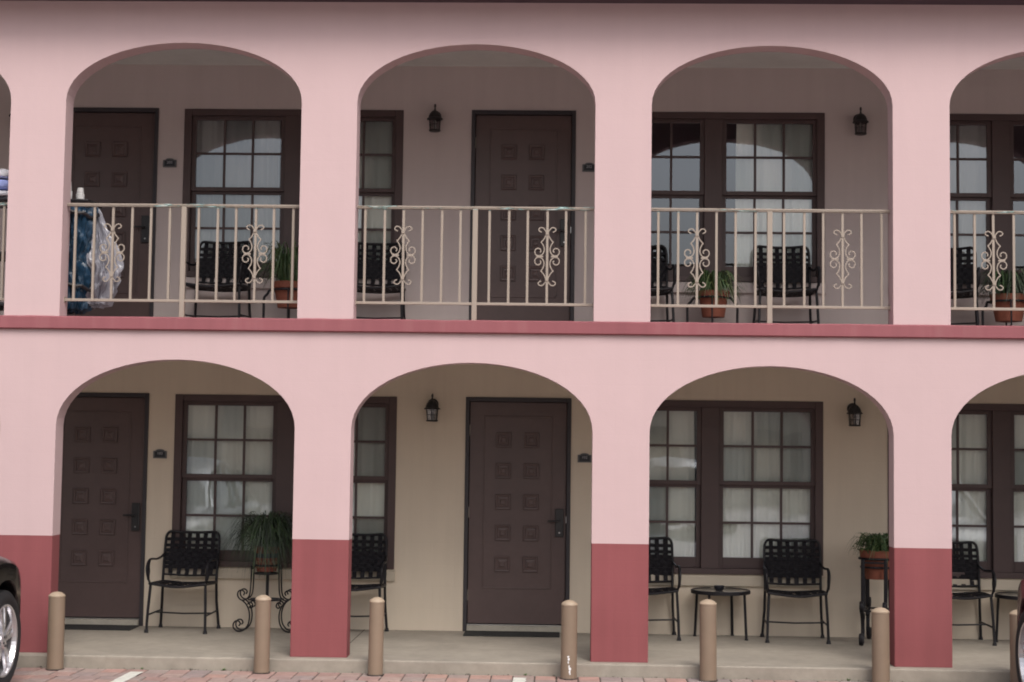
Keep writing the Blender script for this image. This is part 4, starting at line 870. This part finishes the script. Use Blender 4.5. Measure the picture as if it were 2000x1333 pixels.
make_car(M['carblack'], 'black car parked nose-in at the left edge, only front wheel and fender in view', (-1.283, -1.40, GZ))
make_car(M['carred'], 'dark maroon car at the right edge, only a sliver of wheel in view', (7.762, -1.40, GZ))
make_car(M['carwhite'], 'silver car across the lot, seen only as a reflection in ground floor windows', (6.3, -20.5, GZ), math.pi)

# building across the lot, mirrored in the lower panes
ob_ = empty('opposite_building', (4, -34, GZ)); tag(ob_, 'low pale building across the lot that the ground floor panes mirror', 'building')
mb = MB(); mb.box(-30, 30, -6, 0, 0, 3.6); mb.obj('wall', M['beige'], ob_)
mb = MB(); mb.box(-30.5, 30.5, -6.5, 0.7, 3.6, 3.95); mb.obj('roof', M['roof'], ob_)
for k in range(14):
    mb = MB(); mb.box(-27 + k * 4.1, -25.4 + k * 4.1, 0.001, 0.04, 0.9 if k % 2 else 0, 2.4); mb.obj('window' if k % 2 else 'door', M['carglass'] if k % 2 else M['brown'], ob_)

# ------------------------------------------------------------------ weeds at the foot of the walkway
def weed(x, y, s_, seed, label):
    mb = MB(); rnd = random.Random(seed)
    for _ in range(14):
        a = rnd.uniform(0, 6.28); L = rnd.uniform(.5, 1) * s_; u = Vector((math.cos(a), math.sin(a), rnd.uniform(.3, 1.6))).normalized() * L; v_ = Vector((-math.sin(a), math.cos(a), 0)) * s_ * .22
        mb.quad((0, 0, 0), u * .5 + v_, u, u * .5 - v_)
    o = mb.obj('weed', M['weed'], None); o.location = (x, y, GZ); tag(o, label, 'weed', 'weeds at the walkway edge')
weed(0.92, -0.120, 0.030, 1, 'bright green weed at the walkway edge left of the second bollard')
weed(0.27, -0.122, 0.022, 2, 'tiny weed at the walkway edge above the white bay line on the left')
weed(3.31, -0.122, 0.026, 3, 'small weed at the walkway edge just left of the paint-splashed bollard')
weed(5.84, -0.122, 0.036, 4, 'dark green weed at the walkway edge below the terracotta pot')

# leaf litter and grit gathered along the foot of the walkway
rnd = random.Random(12); mb = MB()
for _ in range(260):
    x = rnd.uniform(-2.5, 8.5); y = -0.112 - abs(rnd.gauss(0, 0.035)); z = GZ + 0.004 + rnd.uniform(0, .004); a = rnd.uniform(0, 3.14); L = rnd.uniform(.003, .012) * (2.0 if rnd.random() < .08 else 1); w_ = L * rnd.uniform(.3, .7)
    u = Vector((math.cos(a) * L, math.sin(a) * L * .8, rnd.uniform(-.002, .004))); v_ = Vector((-math.sin(a) * w_, math.cos(a) * w_, rnd.uniform(0, .003))); p = Vector((x, min(y, -0.118), z))
    mb.cur = rnd.choice((0, 0, 1)); mb.quad(p - u, p + v_, p + u, p - v_)
o = mb.obj('leaf_litter', [M['joint'], M['soil']], None); tag(o, kind='stuff')

# grit where the back wall meets the walkway
rnd = random.Random(31)
mb = MB()
for _ in range(420):
    x = rnd.uniform(X0 + .3, X1 - .3); y = D - 0.006 - abs(rnd.gauss(0, 0.03)); L = rnd.uniform(.003, .010); a = rnd.uniform(0, 3.14)
    u = Vector((math.cos(a) * L, math.sin(a) * L, 0)); v_ = Vector((-math.sin(a) * L * .5, math.cos(a) * L * .5, 0)); p = Vector((x, min(y, D - .012), 0.0025)); mb.quad(p - u, p + v_, p + u, p - v_)
o = mb.obj('wall_foot_grit', M['joint'], None); tag(o, kind='stuff')
